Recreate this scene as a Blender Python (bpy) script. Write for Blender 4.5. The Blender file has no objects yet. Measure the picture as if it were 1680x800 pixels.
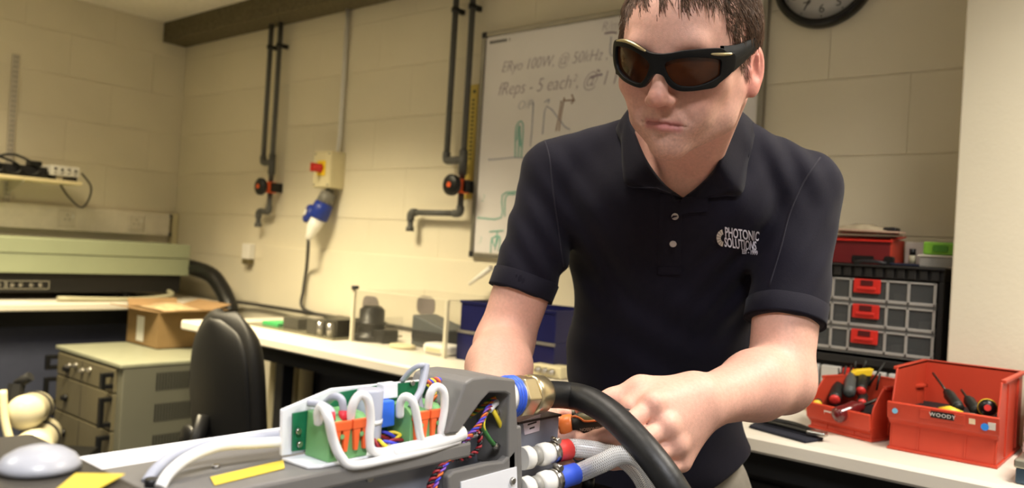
import bpy, bmesh, math, random
import numpy as np
from mathutils import Vector, Matrix, noise as mnoise
from mathutils.bvhtree import BVHTree

# ------------------------------------------------------------------ camera, light, exposure
SC = bpy.context.scene
COL = SC.collection
random.seed(7)
RNG = np.random.default_rng(11)
YAW, PITCH, ROLL, FOC = math.radians(-40.095), math.radians(.508), math.radians(3.493), 1334.5
EYE = np.array([0.0, 0.0, 1.2])
FW = np.array([math.sin(YAW) * math.cos(PITCH), math.cos(YAW) * math.cos(PITCH), math.sin(PITCH)])
RT = np.cross(FW, [0, 0, 1.0]); RT /= np.linalg.norm(RT)
UP = np.cross(RT, FW)
_c, _s = math.cos(ROLL), math.sin(ROLL)
RT, UP = _c * RT + _s * UP, -_s * RT + _c * UP
cam_data = bpy.data.cameras.new('camera')
cam = bpy.data.objects.new('camera', cam_data)
COL.objects.link(cam)
cam_data.sensor_width = 36.0
cam_data.lens = FOC / 1680 * 36.0
cam_data.clip_start = .02
cam_data.dof.use_dof = True
cam_data.dof.focus_distance = 1.02
cam_data.dof.aperture_fstop = 5.0
cam.matrix_world = Matrix(((RT[0], UP[0], -FW[0], EYE[0]), (RT[1], UP[1], -FW[1], EYE[1]),
                           (RT[2], UP[2], -FW[2], EYE[2]), (0, 0, 0, 1)))
SC.camera = cam
SC.view_settings.view_transform = 'Standard'
SC.view_settings.look = 'None'
SC.view_settings.gamma = 1.0
SC.view_settings.use_curve_mapping = False
SC.view_settings.exposure = 0.08
world = bpy.data.worlds.new('world')
SC.world = world
world.use_nodes = True
world.node_tree.nodes['Background'].inputs[0].default_value = (.75, .8, 1, 1)
world.node_tree.nodes['Background'].inputs[1].default_value = 0.02

# ceiling lights, the last two added as unseen fill: (x, y, length x, length y, watts, colour, beam spread)
CEILING_LIGHTS = [
    (-0.85, 0.70, .45, .45, 6.5, (1.0, .90, .78), 120),
    (-2.75, 1.05, .55, .55, 72, (1.0, .85, .56), 120),
    (-3.85, 0.85, .55, .55, 17, (1.0, .82, .50), 114),
    (0.30, 1.45, .55, .55, 27, (1.0, .93, .82), 125),
    (0.45, -0.25, .55, .55, 31, (.96, .96, 1.0), 140),  # unseen fill light, added to brighten the face
    (-1.95, -0.65, .55, .55, 21, (1.0, .95, .86), 140),  # unseen fill light, added from behind the camera
]


# ------------------------------------------------------------------ pixel rays (1680 x 800) onto real planes
def ray(x, y): return (x - 840) / FOC * RT - (y - 400) / FOC * UP + FW
def D(x, y, d): return EYE + ray(x, y) * d
def onX(x, y, v): d = ray(x, y); return EYE + d * (v / d[0])
def onY(x, y, v): d = ray(x, y); return EYE + d * (v / d[1])
def onZ(x, y, v): d = ray(x, y); return EYE + d * ((v - EYE[2]) / d[2])
def pix(p):
    q = np.asarray(p, float) - EYE; z = q @ FW
    return np.stack([840 + FOC * (q @ RT) / z, 400 - FOC * (q @ UP) / z, z], -1)
def V(*a): return np.array(a, float)
def unit(v): v = np.asarray(v, float); return v / np.linalg.norm(v)


# ------------------------------------------------------------------ materials
def srgb(r, g, b):
    f = lambda c: c / 12.92 if c <= .04045 else ((c + .055) / 1.055) ** 2.4
    return (f(r / 255), f(g / 255), f(b / 255), 1)

MATS = {}
def mat(name, rgb, rough=.5, metal=0.0, var=.06, scale=20.0, bump=0.0, bscale=60.0, spec=.5, alpha=1.0,
        trans=0.0, ior=1.45, coat=0.0, emis=None, estr=0.0, stretch=None, sss=0.0, attr=None):
    if name in MATS: return MATS[name]
    m = bpy.data.materials.new(name); m.use_nodes = True
    nt = m.node_tree; N, L = nt.nodes, nt.links
    b = N['Principled BSDF']
    b.inputs['Roughness'].default_value = rough
    b.inputs['Metallic'].default_value = metal
    b.inputs['Specular IOR Level'].default_value = spec
    b.inputs['IOR'].default_value = ior
    b.inputs['Alpha'].default_value = alpha
    b.inputs['Transmission Weight'].default_value = trans
    b.inputs['Coat Weight'].default_value = coat
    if sss:
        b.inputs['Subsurface Weight'].default_value = sss
        b.inputs['Subsurface Radius'].default_value = (.012, .005, .003)
        b.inputs['Subsurface Scale'].default_value = 1.0
    c = srgb(*rgb)
    tc = N.new('ShaderNodeTexCoord')
    src = tc.outputs['Object']
    if stretch:
        mp = N.new('ShaderNodeMapping'); mp.inputs['Scale'].default_value = stretch
        L.new(src, mp.inputs['Vector']); src = mp.outputs[0]
    nz = N.new('ShaderNodeTexNoise'); nz.inputs['Scale'].default_value = scale; nz.inputs['Detail'].default_value = 4
    L.new(src, nz.inputs['Vector'])
    rp = N.new('ShaderNodeMapRange')
    rp.inputs['From Min'].default_value = .3; rp.inputs['From Max'].default_value = .7
    rp.inputs['To Min'].default_value = 1 - var; rp.inputs['To Max'].default_value = 1 + var
    L.new(nz.outputs['Fac'], rp.inputs['Value'])
    mx = N.new('ShaderNodeMix'); mx.data_type = 'RGBA'; mx.blend_type = 'MULTIPLY'; mx.inputs[0].default_value = 1
    if attr:
        at = N.new('ShaderNodeAttribute'); at.attribute_name = attr
        L.new(at.outputs['Color'], mx.inputs[6])
    else:
        mx.inputs[6].default_value = c
    L.new(rp.outputs[0], mx.inputs[7])
    L.new(mx.outputs[2], b.inputs['Base Color'])
    if bump:
        bn = N.new('ShaderNodeTexNoise'); bn.inputs['Scale'].default_value = bscale; bn.inputs['Detail'].default_value = 5
        L.new(src, bn.inputs['Vector'])
        bp = N.new('ShaderNodeBump'); bp.inputs['Strength'].default_value = bump; bp.inputs['Distance'].default_value = .002
        L.new(bn.outputs['Fac'], bp.inputs['Height']); L.new(bp.outputs[0], b.inputs['Normal'])
    if emis:
        b.inputs['Emission Color'].default_value = (*emis, 1); b.inputs['Emission Strength'].default_value = estr
    MATS[name] = m
    return m


# ------------------------------------------------------------------ mesh building
class MB:
    def __init__(s): s.v = []; s.f = []; s.sm = []
    def add(s, vs, fs, smooth=False):
        o = len(s.v); s.v += [tuple(map(float, p)) for p in vs]
        s.f += [tuple(i + o for i in f) for f in fs]; s.sm += [smooth] * len(fs); return s
    def box(s, lo, hi, M=None):
        x0, y0, z0 = lo; x1, y1, z1 = hi
        vs = [V(x, y, z) for z in (z0, z1) for y in (y0, y1) for x in (x0, x1)]
        if M is not None: vs = [M(p) for p in vs]
        return s.add(vs, [(0, 2, 3, 1), (4, 5, 7, 6), (0, 1, 5, 4), (2, 6, 7, 3), (0, 4, 6, 2), (1, 3, 7, 5)])
    def cbox(s, c, size, M=None):
        c = V(*c); h = V(*size) / 2; return s.box(c - h, c + h, M)
    def hexa(s, p8): return s.add(p8, [(0, 2, 3, 1), (4, 5, 7, 6), (0, 1, 5, 4), (2, 6, 7, 3), (0, 4, 6, 2), (1, 3, 7, 5)])
    def prism(s, poly, off, smooth=False):
        """poly: ring of 3d points, extruded by vector off"""
        n = len(poly); a = [np.asarray(p, float) for p in poly]; b = [p + np.asarray(off, float) for p in a]
        fs = [tuple(range(n))[::-1], tuple(range(n, 2 * n))] + [(i, (i + 1) % n, n + (i + 1) % n, n + i) for i in range(n)]
        return s.add(a + b, fs, smooth)
    def tube(s, pts, r, n=12, caps=True, flat=1.0, up=None):
        P = [np.asarray(p, float) for p in pts]; m = len(P)
        R = r if hasattr(r, '__len__') else [r] * m
        T = [unit(P[min(i + 1, m - 1)] - P[max(i - 1, 0)]) for i in range(m)]
        a = V(0, 0, 1) if up is None else np.asarray(up, float)
        if abs(a @ T[0]) > .95: a = V(1, 0, 0)
        N = unit(a - (a @ T[0]) * T[0]); vs = []
        for i in range(m):
            if i: N = unit(N - (N @ T[i]) * T[i])
            Bn = np.cross(T[i], N)
            for k in range(n):
                t = 2 * math.pi * k / n
                vs.append(P[i] + R[i] * (math.cos(t) * N * flat + math.sin(t) * Bn))
        fs = [(i * n + k, i * n + (k + 1) % n, (i + 1) * n + (k + 1) % n, (i + 1) * n + k) for i in range(m - 1) for k in range(n)]
        s.add(vs, fs, True)
        if caps:
            o = len(s.v) - len(vs)
            s.f += [tuple(o + k for k in range(n))[::-1], tuple(o + (m - 1) * n + k for k in range(n))]; s.sm += [False, False]
        return s
    def lathe(s, prof, o, ax, n=24, caps=True, sm=True):
        """prof: (distance along axis, radius)"""
        o = np.asarray(o, float); ax = unit(ax)
        a = V(0, 0, 1) if abs(ax[2]) < .9 else V(1, 0, 0)
        N = unit(np.cross(ax, a)); Bn = np.cross(ax, N); vs = []
        for d, r in prof:
            for k in range(n):
                t = 2 * math.pi * k / n
                vs.append(o + ax * d + max(r, 1e-5) * (math.cos(t) * N + math.sin(t) * Bn))
        m = len(prof)
        fs = [(i * n + k, i * n + (k + 1) % n, (i + 1) * n + (k + 1) % n, (i + 1) * n + k) for i in range(m - 1) for k in range(n)]
        s.add(vs, fs, sm)
        if caps:
            b = len(s.v) - len(vs)
            s.f += [tuple(b + k for k in range(n))[::-1], tuple(b + (m - 1) * n + k for k in range(n))]; s.sm += [False, False]
        return s
    def ell(s, c, rad, n=20, m=12, M=None):
        vs = []; c = np.asarray(c, float)
        for i in range(m + 1):
            ph = math.pi * i / m
            for k in range(n):
                t = 2 * math.pi * k / n
                p = V(rad[0] * math.sin(ph) * math.cos(t), rad[1] * math.sin(ph) * math.sin(t), rad[2] * math.cos(ph))
                if M is not None: p = M @ p
                vs.append(c + p)
        fs = [(i * n + k, (i + 1) * n + k, (i + 1) * n + (k + 1) % n, i * n + (k + 1) % n) for i in range(m) for k in range(n)]
        return s.add(vs, fs, True)
    def grid(s, P, smooth=True, thick=None):
        P = np.asarray(P, float); a, b = P.shape[:2]
        fs = [(i * b + j, i * b + j + 1, (i + 1) * b + j + 1, (i + 1) * b + j) for i in range(a - 1) for j in range(b - 1)]
        return s.add(P.reshape(-1, 3), fs, smooth)
    def build(s, name, m, parent=None, bevel=0, seg=2, solid=0, sub=0, kind=None, label=None, cat=None, group=None, sm=None):
        vs = np.array(s.v)
        if parent is not None:
            q = parent; org = V(0, 0, 0)
            while q is not None: org = org + V(*q.location); q = q.parent
        else:
            org = V(*((vs.min(0) + vs.max(0)) / 2)); org[2] = vs[:, 2].min()
        me = bpy.data.meshes.new(name)
        me.from_pydata([tuple(p) for p in vs - org], [], s.f)
        me.polygons.foreach_set('use_smooth', s.sm if sm is None else [sm] * len(s.f))
        if not any(s.sm) or solid or True:
            bm = bmesh.new(); bm.from_mesh(me); bmesh.ops.recalc_face_normals(bm, faces=bm.faces); bm.to_mesh(me); bm.free()
        me.materials.append(m)
        o = bpy.data.objects.new(name, me); COL.objects.link(o)
        if parent is not None: o.parent = parent
        else: o.location = tuple(org)
        if solid:
            md = o.modifiers.new('Solidify', 'SOLIDIFY'); md.thickness = solid; md.offset = 0
        if bevel:
            md = o.modifiers.new('Bevel', 'BEVEL'); md.width = bevel; md.segments = seg; md.limit_method = 'ANGLE'; md.angle_limit = .6
        if sub:
            md = o.modifiers.new('Subdivision', 'SUBSURF'); md.levels = sub; md.render_levels = sub
        if kind: o['kind'] = kind
        if label: o['label'] = label
        if cat: o['category'] = cat
        if group: o['group'] = group
        return o


def thing(name, loc, label, cat, group=None, kind=None):
    o = bpy.data.objects.new(name, None); COL.objects.link(o); o.location = tuple(map(float, loc))
    o.empty_display_size = .05
    if label: o['label'] = label
    if cat: o['category'] = cat
    if group: o['group'] = group
    if kind: o['kind'] = kind
    return o

def frame(o, ex, ey, ez):
    o, ex, ey, ez = (np.asarray(q, float) for q in (o, ex, ey, ez))
    return lambda p: o + ex * p[0] + ey * p[1] + ez * p[2]

def rotz(o, deg):
    a = math.radians(deg); return frame(o, (math.cos(a), math.sin(a), 0), (-math.sin(a), math.cos(a), 0), (0, 0, 1))

def spline(P, k=8):
    """Catmull-Rom through the points"""
    P = [np.asarray(p, float) for p in P]; Q = [2 * P[0] - P[1]] + P + [2 * P[-1] - P[-2]]; out = []
    for i in range(1, len(Q) - 2):
        a, b, c, d = Q[i - 1:i + 3]
        for j in range(k):
            t = j / k
            out.append(.5 * (2 * b + (c - a) * t + (2 * a - 5 * b + 4 * c - d) * t * t + (3 * b - a - 3 * c + d) * t ** 3))
    out.append(P[-1]); return out

def rrect(w, h, r, k=4):
    pts = []
    for cx, cy, a0 in ((w / 2 - r, h / 2 - r, 0), (-w / 2 + r, h / 2 - r, 90), (-w / 2 + r, -h / 2 + r, 180), (w / 2 - r, -h / 2 + r, 270)):
        for i in range(k + 1):
            a = math.radians(a0 + 90 * i / k); pts.append((cx + r * math.cos(a), cy + r * math.sin(a)))
    return pts

def text_mesh(body, size, M, depth=.0004, xs=1.0, align='LEFT', bold=0.0, sp=1.0):
    """text outline as a list of verts/faces, mapped by M(x, y, z)"""
    cu = bpy.data.curves.new('lettering', 'FONT'); cu.body = body; cu.size = size; cu.extrude = depth; cu.align_x = align
    cu.offset = bold; cu.resolution_u = 3; cu.space_character = sp
    o = bpy.data.objects.new('lettering', cu); COL.objects.link(o)
    dg = bpy.context.evaluated_depsgraph_get(); dg.update()
    me = bpy.data.meshes.new_from_object(o.evaluated_get(dg))
    vs = [M(V(v.co.x * xs, v.co.y, v.co.z)) for v in me.vertices]; fs = [tuple(p.vertices) for p in me.polygons]
    bpy.data.objects.remove(o); bpy.data.curves.remove(cu); bpy.data.meshes.remove(me)
    return vs, fs

# ------------------------------------------------------------------ shared materials
PAINT = mat('cream_wall_paint', (222, 214, 192), .55, var=.03, scale=3, bump=.25, bscale=90)
PAINT_R = mat('pale_wall_paint', (222, 214, 196), .55, var=.03, scale=3, bump=.25, bscale=90)
CEIL = mat('ceiling_tile_white', (236, 231, 220), .9, var=.04, scale=40, bump=.3, bscale=150)
BEAMM = mat('raw_concrete_beam', (96, 88, 66), .95, var=.25, scale=60, bump=.6, bscale=120)
FLOORM = mat('dark_vinyl_floor', (70, 70, 74), .5, var=.12, scale=8)
WHITE_LAM = mat('white_laminate', (216, 209, 196), .38, var=.02, scale=6)
BLACKM = mat('black_plastic', (16, 16, 17), .42, var=.1)
BLACK_MATT = mat('black_matt', (14, 14, 15), .8, var=.15)
DARKM = mat('dark_metal', (38, 38, 42), .45, metal=.3, var=.1)
PIPE = mat('grey_pipe_plastic', (84, 84, 82), .5, var=.06)
STEEL = mat('steel', (185, 182, 176), .28, metal=1, var=.06)
WHITEP = mat('white_plastic', (232, 230, 224), .4, var=.03)
CREAMP = mat('cream_plastic', (214, 204, 166), .45, var=.03)
ORANGE = mat('orange_plastic', (226, 92, 40), .45, var=.05)
REDP = mat('red_plastic', (186, 38, 30), .45, var=.05)
YELLOW = mat('yellow_plastic', (236, 200, 40), .5, var=.04)
BLUEP = mat('blue_plastic', (30, 52, 140), .4, var=.06)

# ------------------------------------------------------------------ the room
WX, WY, CEI = -4.64, 2.40, 2.40
XE, YN = 1.7, -2.4
MB().box((WX - .1, YN - .1, -.05), (XE + .1, WY + .1, 0)).build('floor', FLOORM, kind='structure', label='dark vinyl laboratory floor')
wb = MB().box((WX - .1, WY + .004, 0), (XE + .1, WY + .12, CEI + .1)).build('wall_back', PAINT, kind='structure', label='painted blockwork wall behind the man')
wl = MB().box((WX - .12, YN - .1, 0), (WX - .004, WY + .1, CEI + .1)).build('wall_left', PAINT, kind='structure', label='painted blockwork wall at the left')
MB().box((XE, YN - .1, 0), (XE + .1, WY + .1, CEI + .1)).build('wall_right', PAINT_R, kind='structure', label='plain painted wall outside the right edge')
MB().box((WX - .1, YN - .1, 0), (XE + .1, YN, CEI + .1)).build('wall_near', PAINT_R, kind='structure', label='plain painted wall behind the viewpoint')
MB().box((-.444, 2.15, 0), (XE, WY + .002, CEI + .05)).build('wall_pier', PAINT, bevel=.004, kind='structure', label='smooth cream wall pier at the right edge')
# blocks: one mesh shared by all
PH, PW = .2265, .45
def block_mesh(w, axis):
    b = MB(); g, c, dp = .0010, .0032, .006
    h2, w2 = PH / 2 - g, w / 2 - .0002
    ring = lambda s, d: [(-w2 + s * .12, -h2 + s, d), (w2 - s * .12, -h2 + s, d), (w2 - s * .12, h2 - s, d), (-w2 + s * .12, h2 - s, d)]
    b.add(ring(0, 0) + ring(0, dp - .0010) + ring(c, dp), [(8, 9, 10, 11)] + [(i, (i + 1) % 4, 4 + (i + 1) % 4, 4 + i) for i in range(4)] +
          [(4 + i, 4 + (i + 1) % 4, 8 + (i + 1) % 4, 8 + i) for i in range(4)])
    me = bpy.data.meshes.new('block')
    cv = (lambda p: (p[0], -p[2], p[1])) if axis == 'back' else (lambda p: (p[2], p[0], p[1]))
    me.from_pydata([cv(p) for p in b.v], [], b.f)
    bm = bmesh.new(); bm.from_mesh(me); bmesh.ops.recalc_face_normals(bm, faces=bm.faces); bm.to_mesh(me); bm.free()
    me.materials.append(PAINT); return me
def lay(wall, axis, start, end, z_lo, phase):
    cache = {}; k = -4
    while True:
        z0 = 1.532 + k * PH; k += 1
        if z0 > CEI - .02: break
        if z0 + PH < z_lo: continue
        x = phase + (PW / 2 if k % 2 else 0)
        while x > start: x -= PW
        while x < end:
            a, b = max(x, start), min(x + PW, end); x += PW
            if b - a < .03: continue
            w = round(b - a, 3)
            if w not in cache: cache[w] = block_mesh(w, axis)
            o = bpy.data.objects.new('block', cache[w]); COL.objects.link(o); o.parent = wall
            zc = z0 + PH / 2
            p = V((a + b) / 2, WY + .006, zc) if axis == 'back' else V(WX - .006, (a + b) / 2, zc)
            o.location = tuple(p - V(*wall.location))
lay(wb, 'back', WX, -.44, .83, -.623 - PW / 2)
lay(wl, 'left', .9, WY, .83, 2.212 - PW / 2)
# ceiling and its tiles
ce = MB().box((WX - .1, YN - .1, CEI + .012), (XE + .1, WY + .1, CEI + .1)).build('ceiling', CEIL, kind='structure', label='suspended ceiling with large pale tiles')
ceo = V(*ce.location)
tm = MB().box(ceo + V(-.297, -.297, 0), ceo + V(.297, .297, .012)).build('ceiling_tile', CEIL, ce, bevel=.003)
lit = [(a[0], a[1]) for a in CEILING_LIGHTS]
first = True
ty = 2.05
tiles = []
while ty > YN:
    tx = WX + .3
    while tx < XE:
        tiles.append((tx, ty)); tx += .6
    ty -= .6
ceo = V(*ce.location)
for i, (tx, ty) in enumerate(tiles):
    o = tm if first else tm.copy()
    if not first: COL.objects.link(o)
    first = False
    o.parent = ce; o.location = tuple(V(tx, ty, CEI) - ceo)
# beam along the back wall under the ceiling
MB().box((WX + .001, 2.255, 2.288), (XE - .001, WY + .0, CEI + .002)).build('trim_1', BEAMM, kind='structure', label='rough dark concrete beam along the top of the wall', bevel=.004)
# low backboard above the bench
MB().box((-3.70, WY - .009, .84), (-.447, WY - .0005, 1.15)).build('trim_2', PAINT, kind='structure', label='low cream backboard along the wall above the bench', bevel=.003)

# lamps
for i, (x, y, sx, sy, watt, colr, spread) in enumerate(CEILING_LIGHTS):
    where = ['above the laser equipment', 'above the bench by the water pipes', 'above the far left corner', 'above the red bins',
             'added above the viewpoint as unseen fill', 'added behind and left of the viewpoint as unseen fill'][i]
    t = thing('ceiling_light', (x, y, CEI - .03), 'square recessed ceiling light panel ' + where, 'ceiling light')
    f = MB(); a = sx / 2 + .02
    for lo, hi in (((x - a, y - a, CEI - .03), (x + a, y - a + .02, CEI - .0005)), ((x - a, y + a - .02, CEI - .03), (x + a, y + a, CEI - .0005)),
                   ((x - a, y - a + .02, CEI - .03), (x - a + .02, y + a - .02, CEI - .0005)), ((x + a - .02, y - a + .02, CEI - .03), (x + a, y + a - .02, CEI - .0005))): f.box(lo, hi)
    f.build('frame', WHITEP, t)
    MB().box((x - sx / 2, y - sy / 2, CEI - .012), (x + sx / 2, y + sy / 2, CEI - .002)).build('diffuser', mat('lamp_diffuser_%d' % i, (250, 246, 235), .5, emis=colr, estr=2.0), t)
    ld = bpy.data.lights.new('lamp', 'AREA'); ld.shape = 'RECTANGLE'; ld.size = sx; ld.size_y = sy
    ld.energy = watt; ld.color = colr; ld.spread = math.radians(spread)
    lo = bpy.data.objects.new('lamp', ld); COL.objects.link(lo); lo.parent = t; lo.location = (0, 0, .010)

# ------------------------------------------------------------------ benches
BZ = .835
w = thing('workbench', (-1.2, 2.04, 0), 'long white laminate workbench running along the back wall', 'workbench')
b = MB()
prof = [(1.706, .797), (1.70, .803), (1.70, .827), (1.706, .835), (2.388, .835), (2.388, .797)]
b.prism([V(-3.18, p[0], p[1]) for p in prof], (3.18 - .447, 0, 0))
b.prism([V(-.447, min(p[0], 2.148), p[1]) for p in prof], (.447 + XE - .01, 0, 0)); b.build('worktop', WHITE_LAM, w)
MB().box((-3.12, 1.76, .735), (XE - .02, 1.80, .797)).build('apron', BLACK_MATT, w)
MB().box((-3.10, 2.33, .10), (-.46, 2.35, .797)).build('back_panel', mat('navy_grey_panel', (66, 70, 88), .7), w)
for lx in (-3.09, -2.62, -1.9, -.95, 0.2, 1.3):
    for ly in (1.80, 2.26 if lx < -.5 else 2.08): MB().box((lx - .025, ly, 0), (lx + .025, ly + .05, .797)).build('leg', DARKM, w, bevel=.004)
w = thing('workbench', (-4.3, .4, 0), 'white laminate workbench along the left wall under the green unit', 'workbench')
MB().prism([V(p[0], YN + .2, p[1]) for p in [(-4.006, .797), (-4.0, .803), (-4.0, .828), (-4.006, .835), (WX + .001, .835), (WX + .001, .797)]], (0, 2.385 - YN - .2, 0)).build('worktop', WHITE_LAM, w)
MB().box((-4.12, YN + .22, .72), (-4.08, 2.37, .797)).build('apron', BLACK_MATT, w)
MB().box((-4.17, YN + .22, .06), (-4.15, 2.37, .72)).build('modesty_panel', MATS['navy_grey_panel'], w)
for ly in (-1.9, -.5, .9, 2.3):
    for lx in (-4.22, -4.58): MB().box((lx, ly, 0), (lx + .05, ly + .05, .797)).build('leg', DARKM, w, bevel=.004)
# pale posts under the back bench
for i, (pxl, yv, rr, lab) in enumerate([(455, 2.1, .033, 'cream pipe post nearest the chair under the bench'), (480, 2.1, .034, 'middle cream pipe post under the bench'), (503, 2.1, .03, 'right hand cream pipe post under the bench')]):
    p = onY(pxl, 610, yv)
    MB().lathe([(0, rr + .012), (.02, rr + .012), (.022, rr), (.79, rr)], (p[0], yv, 0), (0, 0, 1), 20).build('post', CREAMP, label=lab, cat='post', group='cream posts under the bench')
# added cupboards that darken the space under the back bench
t = thing('added_cupboard', (-1.6, 2.05, 0), 'black cupboard added to darken the space under the bench beyond the posts', 'cupboard')
MB().box((-1.86, 1.86, .02), (-.98, 2.24, .72)).build('body', BLACK_MATT, t, bevel=.02)
for x0 in (-1.855, -1.415): MB().box((x0, 1.845, .05), (x0 + .43, 1.86, .71)).build('door', BLACK_MATT, t, bevel=.004)
t = thing('added_cupboard', (-.4, 2.05, 0), 'dark grey cupboard added to darken the space under the bench below the red bins', 'cupboard')
MB().box((-.9, 1.93, .02), (.14, 2.07, .70)).build('body', DARKM, t, bevel=.01)
for x0 in (-.89, -.37): MB().box((x0, 1.915, .05), (x0 + .50, 1.93, .68)).build('door', DARKM, t, bevel=.004)

# ------------------------------------------------------------------ left wall: trunking, shelf, upright
t = thing('cable_trunking', (WX, 1.4, 1.165), 'white plastic dado trunking with sockets along the left wall', 'trunking')
MB().box((WX + .0005, .4, 1.165), (WX + .05, 2.345, 1.292)).build('body', mat('trunking_plastic', (226, 218, 202), .45), t, bevel=.005)
for z0 in (1.185, 1.272): MB().box((WX + .05, .4, z0), (WX + .0515, 2.345, z0 + .004)).build('lid_edge', MATS['trunking_plastic'], t)
for sy in (1.02, 1.777, 2.145):
    s = MB().box((WX + .05, sy - .043, 1.187), (WX + .057, sy + .043, 1.273)).build('socket', mat('socket_plastic', (214, 206, 190), .4), t, bevel=.004)
    h = MB()
    for dy, dz, a, bb in ((0, .018, .004, .008), (-.011, -.006, .007, .004), (.011, -.006, .007, .004)): h.box((WX + .0565, sy + dy - a / 2, 1.23 + dz - bb / 2), (WX + .0575, sy + dy + a / 2, 1.23 + dz + bb / 2))
    h.build('pin_holes', BLACKM, s)
    MB().box((WX + .057, sy + .024, 1.235), (WX + .060, sy + .033, 1.25)).build('rocker', WHITEP, s)
for z0 in (1.165, 1.268): MB().box((WX + .01, 2.345, z0), (WX + .053, 2.353, z0 + .024)).build('end_clip', BLACKM, t, bevel=.003)
MB().box((WX + .0005, 2.365, .84), (WX + .045, 2.3985, 1.30)).build('corner_conduit', CREAMP, label='cream vertical conduit in the corner beside the trunking end', cat='conduit', bevel=.004)

SLOT = mat('slot_shadow_metal', (84, 80, 74), .6)
t = thing('shelf_upright', (WX, 1.5, 1.29), 'slotted steel shelf upright fixed to the left wall', 'shelf upright')
MB().box((WX + .0005, 1.485, 1.290), (WX + .014, 1.517, 2.045)).build('rail', mat('grey_painted_steel', (196, 190, 178), .5, metal=.1), t, bevel=.002)
z = 1.30
sl = MB()
while z < 2.03:
    for yy in (1.493, 1.505): sl.box((WX + .0138, yy, z), (WX + .0146, yy + .0032, z + .013))
    z += .025
sl.build('slots', SLOT, t, kind='stuff')
t = thing('wall_shelf', (-4.5, 1.3, 1.395), 'cream wall shelf carrying black and white boxes', 'shelf')
MB().box((WX + .016, .5, 1.402), (-4.39, 1.765, 1.420)).build('board', mat('cream_shelf_board', (236, 222, 180), .5), t, bevel=.002)
MB().prism([V(WX + .015, 1.497, 1.402), V(-4.42, 1.497, 1.402), V(-4.42, 1.497, 1.392), V(WX + .015, 1.497, 1.335)], (0, .008, 0)).build('bracket', MATS['grey_painted_steel'], t)
# things on the shelf
t = thing('power_supply', (-4.5, 1.3, 1.42), 'flat black electronics box with coiled leads on the wall shelf', 'electronics')
MB().box((-4.60, 1.0, 1.421), (-4.41, 1.605, 1.475)).build('case', BLACKM, t, bevel=.004)
MB().box((-4.41, 1.02, 1.428), (-4.407, 1.59, 1.468)).build('front_panel', DARKM, t, bevel=.001)
for k in range(3):
    pts = spline([V(-4.45, 1.1 + .12 * k, 1.48), V(-4.43, 1.2 + .12 * k, 1.503 + .01 * k), V(-4.40, 1.33 + .1 * k, 1.49), V(-4.395, 1.40 + .08 * k, 1.455), V(-4.40, 1.36 + .08 * k, 1.43), V(-4.42, 1.25 + .1 * k, 1.482)], 8)
    MB().tube(pts, .006, 8).build('lead', BLACKM, t)
pl = MB().box((-4.47, 1.52, 1.476), (-4.40, 1.575, 1.502), rotz(V(0, 0, 0), 0)).build('mains_plug', BLACKM, t, bevel=.006)
t = thing('control_box', (-4.47, 1.69, 1.42), 'small white box with four toggle knobs at the shelf end', 'electronics')
MB().box((-4.56, 1.615, 1.441), (-4.40, 1.752, 1.492)).build('case', WHITEP, t, bevel=.003)
for k in range(4): MB().lathe([(0, .006), (.006, .006), (.007, .003), (.018, .003)], (-4.40, 1.635 + .032 * k, 1.475 - .003 * (k % 2)), (1, 0, 0), 10).build('knob', DARKM, t)
for k in range(4): MB().lathe([(0, .004), (.003, .004)], (-4.40, 1.635 + .032 * k, 1.454), (1, 0, 0), 8).build('indicator', DARKM, t)
for yy in (1.625, 1.725): MB().box((-4.54, yy, 1.4205), (-4.405, yy + .018, 1.441)).build('foot', BLACKM, t)
pts = spline([onX(134, 284, -4.42), onX(149, 305, -4.40), onX(146, 326, -4.40), onX(133, 340, -4.42), onX(112, 322, -4.45), onX(98, 301, -4.55)], 8)
MB().tube(pts, .0045, 8).build('black_lead', BLACKM, label='black lead looping below the shelf end', cat='cable')

# ------------------------------------------------------------------ green grey unit on left bench
GREEN = mat('grey_green_enamel', (150, 158, 130), .42, var=.03, scale=5)
t = thing('laser_unit', (-4.35, 1.5, BZ), 'long grey green enamelled unit on black base on the left bench', 'laser unit')
MB().box((-4.60, .3, 1.054), (-4.15, 2.245, 1.127)).build('lid', GREEN, t, bevel=.004)
MB().box((-4.60, .3, .962), (-4.154, 2.245, 1.051)).build('body', GREEN, t, bevel=.003)
MB().box((-4.59, .31, .87), (-4.18, 2.215, .962)).build('base', mat('black_enamel', (15, 14, 14), .5), t, bevel=.003)
for yy in (.5, 1.2, 1.95): MB().lathe([(0, .022), (.035, .022)], (-4.24, yy, BZ + .0005), (0, 0, 1), 14).build('foot', BLACKM, t)
p = MB()
for y0, y1 in ((1.19, 1.372), (1.377, 1.56)):
    for lo, hi in (((y0, .885), (y1, .8875)), ((y0, .9215), (y1, .924)), ((y0, .885), (y0 + .0025, .924)), ((y1 - .0025, .885), (y1, .924))): p.box((-4.18, lo[0], lo[1]), (-4.178, hi[0], hi[1]))
p.build('panel_outline', mat('silver_print', (190, 186, 170), .4, metal=.5), t)
for yy in (1.23, 1.29, 1.345, 1.40, 1.435, 1.48, 1.52): MB().lathe([(0, .0095), (.008, .0095), (.009, .005), (.014, .005)], (-4.18, yy, .905), (1, 0, 0), 12).build('connector', STEEL, t)
d = spline([V(-4.30, 2.25, 1.0), V(-4.2, 2.28, 1.005), onY(345, 450, 2.27), onY(362, 470, 2.27), onY(374, 495, 2.26), onY(378, 512, 2.26)], 8)
MB().tube(d, [.040 + .003 * (i % 2) for i in range(len(d))], 12).build('duct_hose', BLACKM, label='black corrugated hose leaving the green unit in the corner', cat='hose')
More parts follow.
